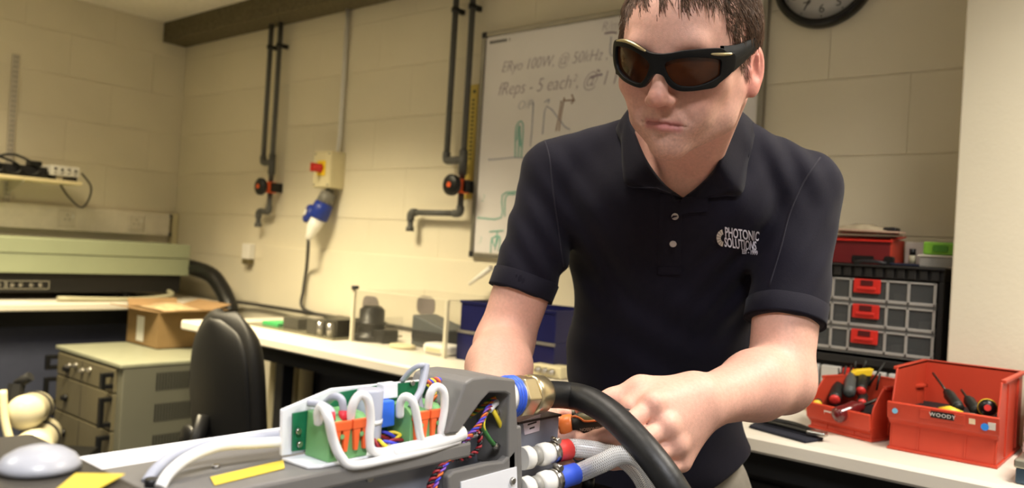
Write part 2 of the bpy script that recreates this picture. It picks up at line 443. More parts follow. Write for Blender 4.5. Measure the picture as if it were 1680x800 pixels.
pts = spline([V(-4.05, 1.55, .85), V(-4.03, 1.9, .846), V(-4.06, 2.1, .862), V(-4.2, 2.16, .875), V(-4.35, 2.23, .86)], 8)
MB().tube(pts, .012, 10).build('grey_hose', mat('pale_grey_hose', (170, 166, 140), .5), label='pale grey hose lying along the front of the left bench', cat='hose')
MB().box((-4.06, 1.30, BZ + .0005), (-3.985 - .02, 1.42, BZ + .004)).build('paper_note', WHITEP, label='small curled paper note on the left bench edge', cat='paper')

# ------------------------------------------------------------------ rack cabinet with box
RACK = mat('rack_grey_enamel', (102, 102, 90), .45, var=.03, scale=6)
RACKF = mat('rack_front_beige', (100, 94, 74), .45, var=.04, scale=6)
RX0, RX1, RY0, RY1, RZ = -3.94, -3.285, 1.514, 2.10, .65
t = thing('rack_cabinet', ((RX0 + RX1) / 2, 1.8, 0), 'grey metal equipment cabinet with black handles and side vents', 'cabinet')
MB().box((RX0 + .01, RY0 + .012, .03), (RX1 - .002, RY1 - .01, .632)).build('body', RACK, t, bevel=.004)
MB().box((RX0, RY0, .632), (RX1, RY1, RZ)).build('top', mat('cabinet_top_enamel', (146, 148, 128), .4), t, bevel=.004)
for xx in (RX0 + .06, RX1 - .06):
    for yy in (RY0 + .08, RY1 - .08): MB().lathe([(0, .02), (.03, .02)], (xx, yy, .0005), (0, 0, 1), 12).build('foot', BLACKM, t)
zz = [.625, .525, .37, .215, .06]
for i in range(4):
    f = MB().box((RX0 + .04, RY0 - .002, zz[i + 1] + .004), (RX1 - .05, RY0 + .014, zz[i] - .004)).build('drawer_front', RACKF, t, bevel=.002)
    h = zz[i] - zz[i + 1]
    for xx in (RX0 + .02, RX1 - .075):
        z0, z1 = zz[i + 1] + .02, zz[i] - .015
        hb = MB()
        hb.box((xx, RY0 - .05, z0), (xx + .022, RY0 - .032, z1)); hb.box((xx, RY0 - .032, z1 - .018), (xx + .022, RY0 + .01, z1)); hb.box((xx, RY0 - .032, z0), (xx + .022, RY0 + .01, z0 + .018))
        hb.build('handle', BLACKM, f, bevel=.002)
    if i < 3:
        MB().lathe([(0, .016), (.012, .016), (.013, .011), (.024, .010)], (RX0 + .16, RY0 - .002, (zz[i] + zz[i + 1]) / 2 - .01), (0, -1, 0), 14).build('dial', BLACKM, f)
        MB().box((RX0 + .30, RY0 - .003, zz[i + 1] + .01), (RX0 + .303, RY0 - .0015, zz[i] - .01)).build('panel_joint', DARKM, f)
for k in range(4): MB().lathe([(0, .012), (.006, .012), (.007, .007), (.02, .007)], (RX0 + .17 + .07 * k, RY0 - .002, .578 + .012 * (k % 2)), (0, -1, 0), 12).build('terminal', STEEL, t)
for zt in (.605, .475, .345, .215):
    sl = MB(); y = RY0 + .15
    while y < RY1 - .06: sl.box((RX1 - .0022, y, zt - .075), (RX1 - .0012, y + .0078, zt)); y += .0125
    sl.build('vent_slots', mat('vent_dark', (22, 22, 20), .9), t, kind='stuff')

CARD = mat('brown_cardboard', (136, 110, 72), .85, var=.08, scale=14, bump=.15)
CARDI = mat('pale_cardboard', (164, 132, 94), .85, var=.08, scale=14)
t = thing('cardboard_box', (-3.79, 1.95, RZ), 'open brown cardboard box with white label on the grey cabinet', 'box')
x0, x1, y0, y1, z0, z1 = -3.935, -3.63, 1.83, 2.08, RZ + .001, .823
b = MB(); tk = .004
b.box((x0, y0, z0), (x1, y1, z0 + tk)); b.box((x0, y0, z0), (x1, y0 + tk, z1)); b.box((x0, y1 - tk, z0), (x1, y1, z1)); b.box((x0, y0 + tk, z0), (x0 + tk, y1 - tk, z1)); b.box((x1 - tk, y0 + tk, z0), (x1, y1 - tk, z1))
b.build('body', CARD, t)
def flap(c, e1, e2): MB().prism([c, c + e1, c + e1 + e2, c + e2], unit(np.cross(e1, e2)) * tk).build('flap', CARDI, t)
flap(V(x0, y0, z1), V(x1 - x0, 0, 0), V(-.03, -.075, .012))
flap(V(x1, y0, z1), V(0, y1 - y0, 0), V(.13, .02, .020))
flap(V(x0, y1, z1), V(x1 - x0, 0, 0), V(.02, .10, .03))
flap(V(x0, y0, z1), V(0, y1 - y0, 0), V(-.06, .02, .03))
MB().box((x0 + .10, y0 - .0015, z0 + .02), (x0 + .17, y0, z1 - .035)).build('label', WHITEP, t)
bag = mat('clear_bag', (206, 178, 140), .25, var=.2, scale=30, bump=1.0, bscale=25)
g = []
for i in range(9):
    g.append([V(x0 + .03 + .27 * i / 8, y0 + .03 + .2 * j / 8, z1 + .004 + .03 * math.sin(math.pi * i / 8) * math.sin(math.pi * j / 8) * (.6 + .5 * random.random())) for j in range(9)])
MB().grid(g).build('packing_bag', bag, label='crumpled clear packing bag in the cardboard box', cat='bag', solid=.002)

# ------------------------------------------------------------------ office chair
t = thing('office_chair', (-2.34, 1.62, 0), 'black office chair with tall backrest facing the back bench', 'chair')
CH = mat('black_chair_vinyl', (19, 18, 17), .6, var=.1, scale=25, bump=.2, bscale=200)
fd = unit(V(.05, 1.0, 0)); sd = V(fd[1], -fd[0], 0)
cb = D(362, 630, 2.62); cb[2] = 0
M = frame(cb, sd, fd, V(0, 0, 1))
def backshape(off, grow, zc=.655, H=.295):
    rows = []
    for i in range(15):
        a = -1 + 2 * i / 14; row = []
        hw = (.215 + grow) * (1 - .24 * max(a, 0) ** 2 - .03 * max(-a, 0)) * math.sqrt(max(0, 1 - abs(a) ** 6 * .93))
        for j in range(13):
            bb = -1 + 2 * j / 12
            row.append(M(V(hw * bb, off + .035 * bb * bb + .02 * a * a - .03 * a, zc + (H + grow) * a)))
        rows.append(row)
    return rows
bk = MB().grid(backshape(0, 0)); bk.build('backrest', CH, t, solid=.055, sub=2)
MB().grid(backshape(-.033, -.02)).build('back_shell', mat('chair_shell', (14, 14, 14), .55), t, solid=.02, sub=2)
MB().tube([M(V(0, -.045, .62)), M(V(0, -.075, .50)), M(V(0, -.04, .40)), M(V(0, .10, .395))], .028, 10, flat=.5).build('back_stem', BLACKM, t)
MB().ell(M(V(-.09, -.052, .53)), (.045, .02, .045)).build('lumbar_knob', BLACKM, t)
se = MB(); ring = [M(V(p[0], .27 + p[1], .42)) for p in rrect(.46, .44, .09, 5)]; se.prism(ring, (0, 0, .07)); se.build('seat', CH, t, bevel=.025, seg=3)
MB().lathe([(0, .03), (.32, .03)], M(V(0, .25, .10)), (0, 0, 1), 14).build('column', DARKM, t)
for k in range(5):
    a = 2 * math.pi * k / 5 + .3; e = V(.27 * math.cos(a), .25 + .27 * math.sin(a), .07)
    MB().tube([M(V(0, .25, .12)), M(e)], [.028, .018], 10).build('base_arm', BLACKM, t)
    c = M(V(e[0], e[1], .0355)); MB().lathe([(-.02, .03), (-.015, .035), (.015, .035), (.02, .03)], c, unit(V(-math.sin(a), math.cos(a), 0)), 14).build('castor', BLACKM, t)

# domed white canisters lying beside the cabinet
CAN = mat('cream_enamel_gloss', (204, 196, 168), .22, var=.03)
for i, (q, d, rr, tilt, lab) in enumerate([((42, 676), 2.95, .064, .1, 'upper cream domed canister lying beside the left bench'), ((54, 736), 2.9, .066, -.1, 'lower cream domed canister lying beside the left bench')]):
    c = D(*q, d); ax = unit(V(.90, -.42, .12 + tilt * .3))
    t = thing('canister', c, lab, 'canister', 'domed canisters beside the left bench')
    prof = [(-.42, rr * .8), (-.40, rr * .98)] + [(-.38 + .05 * k, rr) for k in range(7)] + [(rr * .78 * math.sin(a), rr * math.cos(a)) for a in np.linspace(.05, 1.55, 10)]
    prof = [p for k, p in enumerate(prof) if k == 0 or p[0] > prof[k - 1][0] + 1e-4]
    MB().lathe(prof, c, ax, 28).build('shell', CAN, t)
    MB().lathe([(-.25, rr + .004), (-.21, rr + .004)], c, ax, 28).build('strap', DARKM, t)
t = thing('canister_stand', D(10, 700, 3.0) * V(1, 1, 0), 'low black stand holding the cream canisters', 'stand')
for q in ((-3.55, 1.25), (-3.15, .95), (-3.30, 1.42), (-2.95, 1.15)): MB().box((q[0] - .02, q[1] - .02, 0), (q[0] + .02, q[1] + .02, .29)).build('leg', BLACKM, t)
MB().hexa([V(-3.57, 1.23, z) if k == 0 else V(-3.13, .91, z) if k == 1 else V(-3.32, 1.46, z) if k == 2 else V(-2.92, 1.13, z) for z in (.29, .32) for k in range(4)]).build('tray', BLACKM, t)
pts = spline([D(4, 640, 2.9), D(8, 690, 2.88), D(22, 750, 2.86), D(30, 830, 2.86)], 6)
MB().tube(pts, .014, 10).build('cream_hose', CREAMP, label='thin cream hose hanging in front of the canisters', cat='hose')
t = thing('valve_head', D(30, 628, 2.95), 'black valve head above the upper canister', 'valve')
c = D(28, 630, 2.98)
MB().lathe([(0, .03), (.06, .03), (.07, .02)], c, unit(V(.2, -.2, -1)), 8, sm=False).build('body', BLACK_MATT, t)
MB().tube([c + V(0, 0, 0), c + .05 * RT + .03 * UP], .018, 8).build('lever', BLACK_MATT, t)

# ------------------------------------------------------------------ back wall: pipework
PY = 2.352
def pipe_set(label, L, Rr, join, vz, run, drop):
    """L, Rr: x of the two pipes; join: height of the cross elbow; vz: valve height; run: x where the outlet ends"""
    t = thing('water_pipe', (Rr, PY, drop), label, 'pipe', 'grey water pipes on the back wall')
    r = .0125
    MB().tube([V(L, PY, 2.2885), V(L, PY, join)], r, 14).build('pipe', PIPE, t)
    MB().tube([V(Rr, PY, 2.2885), V(Rr, PY, vz + .03)], r, 14).build('pipe', PIPE, t)
    e = MB(); e.tube(spline([V(L, PY, join + .035), V(L, PY, join + .012), V(L + .012, PY, join), V(Rr, PY, join)], 5), r + .004, 14); e.build('elbow', PIPE, t)
    MB().tube([V(Rr, PY, join - .06), V(Rr, PY, join + .04)], r + .005, 14).build('tee', PIPE, t)
    for xx in (L, Rr):
        c = MB(); c.lathe([(-.008, r + .005), (.008, r + .005)], (xx, PY, 2.17), (0, 0, 1), 16); c.box((xx - .008, PY + r, 2.16), (xx + .008, WY - .0005, 2.18)); c.build('clip', BLACKM, t)
    # valve: orange body, black hand wheel towards the viewer, bracket on the wall
    MB().box((Rr - .022, PY - .028, vz - .028), (Rr + .022, PY + .024, vz + .028)).build('valve_body', ORANGE, t, bevel=.005)
    k = MB().lathe([(0, .012), (.012, .012), (.013, .036), (.02, .043), (.036, .043), (.042, .036), (.044, .012)], (Rr - .0, PY - .028, vz), (0, -1, 0), 20).build('hand_wheel', BLACKM, t)
    MB().lathe([(0, .011), (.003, .011)], (Rr, PY - .072, vz), (0, -1, 0), 14).build('wheel_cap', ORANGE, k)
    MB().box((Rr + .022, PY - .015, vz - .024), (Rr + .037, WY - .0005, vz + .024)).build('valve_bracket', BLACKM, t, bevel=.003)
    MB().tube([V(Rr, PY, vz - .028), V(Rr, PY, run[1])], r, 14).build('pipe', PIPE, t)
    MB().tube(spline([V(Rr, PY, run[1] + .03), V(Rr, PY, run[1] + .01), V(Rr - .01, PY, run[1]), V(Rr - .035, PY, run[1])], 5), r + .004, 14).build('elbow', PIPE, t)
    MB().tube([V(Rr - .02, PY, run[1]), V(run[0], PY, run[1])], r, 14).build('pipe', PIPE, t)
    MB().tube(spline([V(run[0] + .03, PY, run[1]), V(run[0] + .01, PY, run[1]), V(run[0], PY, run[1] - .01), V(run[0], PY, run[1] - .035)], 5), r + .004, 14).build('elbow', PIPE, t)
    MB().lathe([(0, r), (.03, r), (.031, r + .005), (.05, r + .005)], (run[0], PY, run[1] - .03), (0, 0, -1), 14).build('outlet', PIPE, t)
fx = PY / 2.4
pipe_set('grey twin water pipe with orange valve left of the isolator box', -3.755 * fx, -3.672 * fx, 1.575, 1.447, (-3.765 * fx, 1.325), 1.25)
pipe_set('grey twin water pipe with orange valve left of the whiteboard', -2.405 * fx, -2.308 * fx, 1.552, 1.447, (-2.60 * fx, 1.338), 1.27)

# isolator box, its conduit and the blue plug
t = thing('isolator_switch', (-3.135, 2.36, 1.44), 'cream isolator box with red rotary knob on yellow plate', 'switch')
MB().box((-3.20, 2.318, 1.442), (-3.07, WY - .0005, 1.612)).build('enclosure', CREAMP, t, bevel=.004)
MB().box((-3.197, 2.315, 1.445), (-3.073, 2.318, 1.609)).build('lid', CREAMP, t, bevel=.002)
MB().box((-3.165, 2.310, 1.497), (-3.105, 2.315, 1.567)).build('knob_plate', YELLOW, t, bevel=.004)
k = MB().lathe([(0, .022), (.012, .020), (.014, .016), (.04, .014), (.044, .008)], (-3.137, 2.310, 1.532), (0, -1, 0), 18).build('knob', REDP, t)
MB().box((-3.142, 2.255, 1.512), (-3.132, 2.30, 1.552)).build('knob_grip', REDP, k, bevel=.002)
for sx in (-3.187, -3.083):
    for szz in (1.455, 1.599): MB().lathe([(0, .004), (.002, .004)], (sx, 2.315, szz), (0, -1, 0), 8).build('screw', DARKM, t)
MB().tube([V(-3.105, 2.385, 2.2885), V(-3.105, 2.385, 1.70), V(-3.10, 2.375, 1.612)], .011, 10).build('conduit', WHITEP, label='cream painted conduit running from the beam to the isolator', cat='conduit')
t = thing('mains_plug', (-3.14, 2.35, 1.2), 'blue and white industrial plug hanging below the isolator box', 'plug')
c0 = V(-3.115, 2.36, 1.44); ax = unit(V(-.24, -.28, -1))
MB().lathe([(0, .018), (.02, .022), (.022, .036), (.080, .041)], c0, ax, 20).build('inlet', mat('grey_plug_plastic', (112, 110, 104), .5), t)
MB().lathe([(.075, .043), (.105, .046), (.15, .046), (.155, .040)], c0, ax, 22).build('collar', BLUEP, t)
MB().lathe([(-.012, .040), (.0, .046), (.012, .040)], c0 + ax * .13 + V(-.045, -.03, .0), unit(V(-.4, -1, .3)), 20).build('flap_cover', BLUEP, t)
MB().lathe([(0, .016), (.004, .016)], c0 + ax * .13 + V(-.050, -.043, .004), unit(V(-.4, -1, .3)), 14).build('flap_badge', WHITEP, t)
MB().lathe([(.15, .037), (.20, .031), (.235, .020), (.26, .015)], c0, ax, 20).build('handle', WHITEP, t)
p = c0 + ax * .255
MB().tube(spline([p, p + V(-.005, .005, -.05), onY(503, 440, 2.365), onY(498, 475, 2.37), onY(497, 505, 2.36), V(-3.05, 2.345, .847), V(-2.7, 2.35, .845)], 8), .008, 8).build('supply_cable', mat('grey_cable', (62, 60, 58), .5), label='dark grey cable dropping from the plug to the bench', cat='cable')
MB().tube(spline([V(-3.9, 2.36, .846), V(-3.6, 2.372, .846), V(-3.2, 2.355, .849), V(-2.8, 2.372, .846), V(-2.4, 2.36, .846)], 8), .0085, 8).build('bench_cable', MATS['grey_cable'], label='grey cable lying along the back edge of the bench', cat='cable')
t = thing('wall_outlet', (-3.80, 2.39, 1.06), 'small white outlet box low on the wall near the corner', 'outlet')
MB().box((-3.84, 2.36, 1.075), (-3.775, WY - .0005, 1.155)).build('case', WHITEP, t, bevel=.004)
MB().box((-3.836, 2.362, 1.048), (-3.779, WY - .0005, 1.075)).build('gland', mat('dull_brass', (110, 100, 70), .5, metal=.4), t, bevel=.003)
# yellow height chart strip
t = thing('chart_strip', (-2.275, 2.395, 1.40), 'narrow yellow printed strip between pipe and whiteboard', 'chart')
MB().box((-2.312, 2.3945, 1.40), (-2.245, WY - .0005, 1.865)).build('strip', mat('yellow_strip', (206, 184, 92), .5), t, bevel=.001)
b = MB()
for k in range(15):
    for xx in (-2.298, -2.272): b.box((xx, 2.3938, 1.56 + k * .017), (xx + .012, 2.3945, 1.567 + k * .017))
for xx in (-2.298, -2.270): b.box((xx, 2.3938, 1.83), (xx + .014, 2.3945, 1.842))
b.build('printed_marks', DARKM, t, kind='stuff')

# ------------------------------------------------------------------ whiteboard
t = thing('whiteboard', (-1.63, 2.39, 1.168), 'framed whiteboard with faded handwriting and teal sketches', 'whiteboard')
BX0, BX1, BZ0, BZ1 = -2.222, -1.035, 1.168, 2.065
MB().box((BX0 + .006, 2.384, BZ0 + .006), (BX1 - .006, WY - .0005, BZ1 - .006)).build('panel', mat('whiteboard_enamel', (228, 225, 226), .25, var=.02, scale=4), t)
ALU = mat('brushed_aluminium', (150, 146, 136), .4, metal=.8)
for lo, hi in (((BX0, BZ0), (BX1, BZ0 + .02)), ((BX0, BZ1 - .02), (BX1, BZ1)), ((BX0, BZ0 + .02), (BX0 + .018, BZ1 - .02)), ((BX1 - .018, BZ0 + .02), (BX1, BZ1 - .02))):
    MB().box((lo[0], 2.376, lo[1]), (hi[0], WY - .0005, hi[1])).build('frame_bar', ALU, t, bevel=.003)
for xx in (BX0, BX1 - .022):
    for zq in (BZ0, BZ1 - .022): MB().box((xx - .001, 2.374, zq - .001), (xx + .023, WY - .0006, zq + .023)).build('corner_cap', DARKM, t, bevel=.003)
PURP = mat('faded_purple_ink', (146, 132, 150), .6); TEAL = mat('teal_ink', (104, 180, 168), .6); BRN = mat('brown_ink', (140, 108, 92), .6); BLU = mat('blue_ink', (140, 146, 170), .6)
WYB = 2.3835
def strokes(name, m, lines, w=.003):
    b = MB()
    for ln in lines:
        P = [V(p[0], WYB, p[1]) for p in (onY(*q, WYB)[[0, 2]] for q in ln)]
        P = spline(P, 3) if len(P) > 2 else P
        b.tube(P, w, 6, flat=.3, up=(0, 1, 0))
    b.build(name, m, t, kind='stuff')
def scrawl(name, body, q, size, m, slant=.25, xs=.9, rise=0.0):
    o = onY(*q, WYB)
    vs, fs = text_mesh(body, size, lambda p: V(o[0] + p[0] + slant * p[1], WYB - p[2], o[2] + p[1] + rise * p[0]), .0003, xs, bold=-.0013)
    MB().add(vs, fs).build(name, m, t, kind='stuff')
scrawl('handwriting', 'ERyo 100W, @ 50kHz ,  5mJ', (822, 119), .062, PURP, xs=.82)
scrawl('handwriting', 'fReps - 5 each\u00b2, @ 1 MHz', (816, 157), .074, PURP, xs=.84)
scrawl('handwriting', 'O/P', (848, 180), .05, BLU)
pc = MB(); o = onY(804, 70, WYB)
for k in range(8): pc.box((o[0] + .013 * k + (.01 if k == 7 else 0), WYB - .0004, o[2] - .006), (o[0] + .013 * k + .009 + (.004 if k == 7 else 0), WYB, o[2] + .006))
pc.build('printed_corner', DARKM, t, kind='stuff')
scrawl('handwriting', '2', (789, 330), .04, TEAL); scrawl('handwriting', '3', (784, 399), .04, TEAL)
scrawl('handwriting', 'R/m', (986, 52), .05, PURP)
strokes('sketch_lines', TEAL, [[(845, 258), (847, 208), (858, 203), (855, 258)], [(850, 258), (853, 206)], [(848, 230), (852, 205), (854, 240)],
    [(783, 357), (822, 357), (824, 320), (850, 314)], [(828, 355), (830, 322), (846, 318)], [(805, 415), (807, 392), (820, 388), (818, 412)], [(803, 380), (826, 378)], [(812, 410), (816, 380)], [(806, 390), (812, 404), (818, 388)]])
strokes('sketch_lines', BLU, [[(801, 262), (825, 260), (845, 258), (865, 259), (880, 260)], [(875, 168), (873, 205), (870, 240)], [(890, 220), (897, 174), (925, 206), (935, 212)], [(1003, 60), (1001, 88), (1012, 92)], [(893, 168), (901, 163), (899, 170)]], .0022)
strokes('sketch_lines', BRN, [[(926, 160), (921, 185), (917, 215)], [(921, 165), (917, 190), (912, 215)], [(926, 165), (943, 164)], [(938, 155), (941, 164), (937, 170)]], .0028)
strokes('sketch_lines', PURP, [[(968, 128), (978, 124), (988, 122)], [(980, 115), (984, 117)], [(992, 55), (1004, 53), (1012, 54)]], .004)

# ------------------------------------------------------------------ clock
cx, cz, cr = -.872, 2.064, .152
t = thing('wall_clock', (cx, 2.38, cz - cr), 'round wall clock with black rim high on the wall', 'clock')
MB().lathe([(0, cr - .012), (0, cr), (.018, cr), (.032, cr - .004), (.036, cr - .012), (.034, cr - .02), (.02, cr - .026)], (cx, WY - .0005, cz), (0, -1, 0), 64, caps=False).build('rim', mat('gloss_black', (10, 10, 10), .25), t)
MB().lathe([(0, cr - .012), (.018, cr - .012), (.0185, .001)], (cx, WY - .001, cz), (0, -1, 0), 48).build('dial', mat('clock_dial', (196, 194, 190), .5), t)
b = MB()
for h in range(1, 13):
    a = math.radians(90 - 30 * h); rr = cr - .055
    px_, pz_ = cx + rr * math.cos(a), cz + rr * math.sin(a)
    vs, fs = text_mesh(str(h), .036, lambda p: V(px_ + p[0], WY - .0198 - p[2], pz_ + p[1] - .012), .0003, 1, 'CENTER'); b.add(vs, fs)
    rr = cr - .032; b.cbox((cx + rr * math.cos(a), WY - .020, cz + rr * math.sin(a)), (.004, .0008, .004))
b.build('numerals', mat('grey_print', (78, 76, 74), .6), t)
for ang, ln, w in ((208, .098, .005), (178, .07, .006)):
    a = math.radians(90 - ang); dv = V(math.cos(a), 0, math.sin(a)); nv = V(-dv[2], 0, dv[0]); o = V(cx, WY - .0225, cz)
    MB().prism([o - nv * w / 2 - dv * .02, o - nv * w / 2 + dv * ln * .8, o - nv * w * 1.1 + dv * ln * .82, o + dv * ln, o + nv * w * 1.1 + dv * ln * .82, o + nv * w / 2 + dv * ln * .8, o + nv * w / 2 - dv * .02], (0, -.001, 0)).build('hand', MATS['grey_print'], t)

# ------------------------------------------------------------------ things on the back bench
CLEAR = mat('clear_acrylic', (120, 118, 108), .05, alpha=.07, var=.02)
t = thing('acrylic_case', (-2.1, 2.1, BZ), 'large clear acrylic case standing on the back bench', 'case')
ax0, ax1, ay0, ay1, az1 = -2.36, -1.87, 1.915, 2.28, 1.025
for lo, hi in (((ax0, ay0, BZ + .001), (ax1, ay0 + .006, az1)), ((ax0, ay1 - .006, BZ + .001), (ax1, ay1, az1)), ((ax0, ay0 + .006, BZ + .001), (ax0 + .006, ay1 - .006, az1)), ((ax1 - .006, ay0 + .006, BZ + .001), (ax1, ay1 - .006, az1))):
    MB().box(lo, hi).build('panel', CLEAR, t)
for lo, hi in (((ax0, ay0, az1), (ax1, ay0 + .006, az1 + .002)), ((ax0, ay1 - .006, az1), (ax1, ay1, az1 + .002)), ((ax1 - .006, ay0 + .006, az1), (ax1, ay1 - .006, az1 + .002))): MB().box(lo, hi).build('top_edge', mat('frosted_edge', (226, 220, 196), .3, alpha=.7), t)
for xx in (ax0, ax1 - .012): MB().box((xx, ay0 - .003, BZ + .001), (xx + .012, ay0 + .009, az1)).build('corner_strip', mat('frosted_edge', (226, 220, 196), .3, alpha=.7), t)
MB().lathe([(0, .014), (.014, .014)], (ax0 + .006, ay0 + .005, az1), (0, 0, 1), 12).build('bolt', DARKM, t)
REFL = mat('painted_reflection', (120, 112, 110), .5, var=.1)  # reflections in the acrylic, painted in as flat grey ovals
for q, lab in (((607, 500), 'reflection painted as a grey oval on the acrylic case near the black motor'), ((698, 501), 'reflection painted as a grey oval on the acrylic case near the blue bins')):
    c = onY(*q, 2.268); MB().prism([c + V(p[0], 0, p[1]) for p in rrect(.10, .075, .03, 5)], (0, .005, 0)).build('reflection_patch', REFL, t)
c = onY(606, 590, 2.0); c[2] = BZ + .001
t = thing('motor_unit', c, 'black ribbed motor standing inside the acrylic case', 'motor')
MB().lathe([(0, .065), (.02, .065), (.022, .05), (.06, .05), (.062, .058), (.07, .058), (.072, .047), (.115, .047), (.13, .03)], c, (0, 0, 1), 24).build('body', BLACKM, t)
MB().box((c[0] + .02, c[1] - .03, BZ + .002), (c[0] + .10, c[1] + .05, BZ + .05)).build('base', BLACKM, t, bevel=.008)
t = thing('instrument', (-2.03, 2.1, BZ), 'dark grey sloped instrument inside the acrylic case', 'instrument')
MB().prism([V(-2.17, 2.04, BZ + .001), V(-1.98, 2.04, BZ + .001), V(-1.98, 2.04, BZ + .075), V(-2.06, 2.04, BZ + .09), V(-2.17, 2.04, BZ + .115)], (0, .12, 0)).build('body', mat('slate_grey', (74, 78, 80), .5), t, bevel=.006)
MB().box((-2.16, 2.033, BZ + .03), (-2.0, 2.04, BZ + .06)).build('front_panel', DARKM, t)
t = thing('white_cover', (-1.95, 2.0, BZ), 'small rounded white cover in the acrylic case corner', 'cover')
MB().prism([V(-1.955 + p[0], 1.985 + p[1], BZ + .001) for p in rrect(.13, .085, .03)], (0, 0, .035)).build('shell', WHITEP, t, bevel=.012, seg=3)
MB().box((-1.99, 1.942, BZ + .01), (-1.92, 1.9445, BZ + .024)).build('lip', CREAMP, t)
MB().prism([V(-2.13 + .055 * math.cos(a), 1.965 + .04 * math.sin(a), BZ + .001) for a in np.linspace(0, 6.28, 24)[:-1]], (0, 0, .012)).build('round_dish', CREAMP, label='flat cream dish in front of the dark grey instrument', cat='dish', bevel=.004)
# low clear case with electronics to the left
t = thing('electronics_tray', (-2.68, 1.95, BZ), 'low clear tray of dark electronics beside the acrylic case', 'tray')
MB().box((-2.98, 1.86, BZ + .001), (-2.39, 2.20, BZ + .006)).build('base_plate', mat('dark_glass_plate', (120, 116, 96), .15, var=.1), t)
for lo, hi in (((-2.98, 1.86, BZ + .006), (-2.39, 1.864, BZ + .08)), ((-2.394, 1.864, BZ + .006), (-2.39, 2.20, BZ + .08))): MB().box(lo, hi).build('panel', CLEAR, t)
b_ = [(-2.72, 1.95, .10, .09, .05), (-2.56, 1.93, .07, .08, .06), (-2.47, 1.96, .075, .10, .07), (-2.62, 2.08, .14, .08, .06)]
for (x, y, a, bb, h) in b_: MB().box((x - a / 2, y - bb / 2, BZ + .0065), (x + a / 2, y + bb / 2, BZ + h)).build('module', mat('module_dark', (54, 52, 44), .4, var=.3, scale=60), t, bevel=.004)
MB().box((-2.89, 1.89, BZ + .0065), (-2.78, 1.98, BZ + .022)).build('green_board', mat('bright_green_board', (40, 170, 90), .4), t, bevel=.002)
for x in (-2.5, -2.44): MB().lathe([(0, .012), (.05, .012)], (x, 1.885, BZ + .007), (0, 0, 1), 12).build('capacitor', STEEL, t)
# navy stacked bins
NAVY = mat('navy_plastic', (16, 20, 74), .35, var=.06)
p0 = onY(748, 590, 1.95); ptop = onY(752, 491, 1.95)
h = (ptop[2] - BZ) / 2 - .001
for k, lab in enumerate(('lower navy plastic bin behind the bent elbow', 'upper navy plastic bin stacked behind the bent elbow')):
    t = thing('storage_bin', (p0[0] + .2, 2.06, BZ + k * h), lab, 'bin', 'navy stacked bins')
    z0 = BZ + .001 + k * (h + .001)
    b = MB(); x0, x1, y0, y1, tk = p0[0] - .0 + .01 * k, p0[0] + .40, 1.95, 2.18, .004
    b.box((x0, y0, z0), (x1, y1, z0 + tk)); b.box((x0, y0, z0 + tk), (x1, y0 + tk, z0 + h)); b.box((x0, y1 - tk, z0 + tk), (x1, y1, z0 + h)); b.box((x0, y0 + tk, z0 + tk), (x0 + tk, y1 - tk, z0 + h)); b.box((x1 - tk, y0 + tk, z0 + tk), (x1, y1 - tk, z0 + h))
    b.build('shell', NAVY, t)
    MB().box((x0 - .003, y0 - .004, z0 + h - .009), (x1 + .003, y0, z0 + h)).build('rim', mat('grey_rim', (120, 116, 110), .4) if k == 0 else NAVY, t)
# cream cable coil and connector box near the elbow
c = onZ(788, 612, BZ + .002); t = thing('tape_roll', c, 'pale pink rolls of tape stacked in front of the navy bins', 'tape')
for k in range(2):
    MB().lathe([(0, .045), (0, .068), (.014, .068), (.014, .045), (0, .045)], c + V(.01 * k, .05, .0005 + .0148 * k), (0, 0, 1), 36, caps=False).build('roll', mat('pink_tape', (216, 184, 158), .5), t)
c = onZ(893, 618, BZ + .001); t = thing('connector_block', c, 'small cream connector block on the bench by the torso', 'connector')
MB().box((c[0] - .05, c[1], BZ + .001), (c[0] + .06, c[1] + .07, BZ + .035)).build('body', CREAMP, t, bevel=.004)
for k in range(3): MB().lathe([(0, .009), (.01, .009), (.011, .005), (.02, .005)], (c[0] - .02 + .025 * k, c[1], BZ + .02), (0, -1, 0), 12).build('pin', STEEL, t)
a0, a1 = onY(770, 466, 2.33), onY(806, 439, 2.33)
MB().tube([a0, a0 * .5 + a1 * .5, a1], [.006, .010, .011], 10).build('white_rod', WHITEP, label='white plastic rod angled on the wall beside the sleeve', cat='rod')

# ------------------------------------------------------------------ right: drawer cabinet
CABB = mat('cabinet_black_plastic', (30, 29, 28), .5, var=.08)
DRW = mat('smoky_drawer_plastic', (84, 86, 86), .2, alpha=.6, var=.04)
DRWF = mat('grey_drawer_edge', (166, 163, 158), .3, alpha=.9, var=.04)
t = thing('drawer_cabinet', (-.64, 2.29, .962), 'black small parts cabinet with clear drawers and red latches', 'cabinet')
cx0, cx1, cy0, cy1, cz1 = -.815, -.468, 2.20, 2.385, 1.222
b = MB(); b.box((cx0, cy0, cz1 - .035), (cx1, cy1, cz1)); b.box((cx0, cy0, .962), (cx1, cy1, .982)); b.box((cx0, cy0, .982), (cx0 + .012, cy1, cz1 - .035)); b.box((cx1 - .014, cy0, .982), (cx1, cy1, cz1 - .035)); b.box((cx0 + .012, cy1 - .005, .982), (cx1 - .014, cy1, cz1 - .035))
b.build('body', CABB, t, bevel=.003)
MB().box((cx0 - .004, cy0 - .014, cz1 - .006), (cx1 + .004, cy0, cz1 - .0)).build('top_lip', CABB, t, bevel=.002)
for k in range(13): MB().box((cx0 + .006 + k * .026, cy0 - .008, cz1 - .032), (cx0 + .024 + k * .026, cy0, cz1 - .007)).build('rib', CABB, t, bevel=.002)
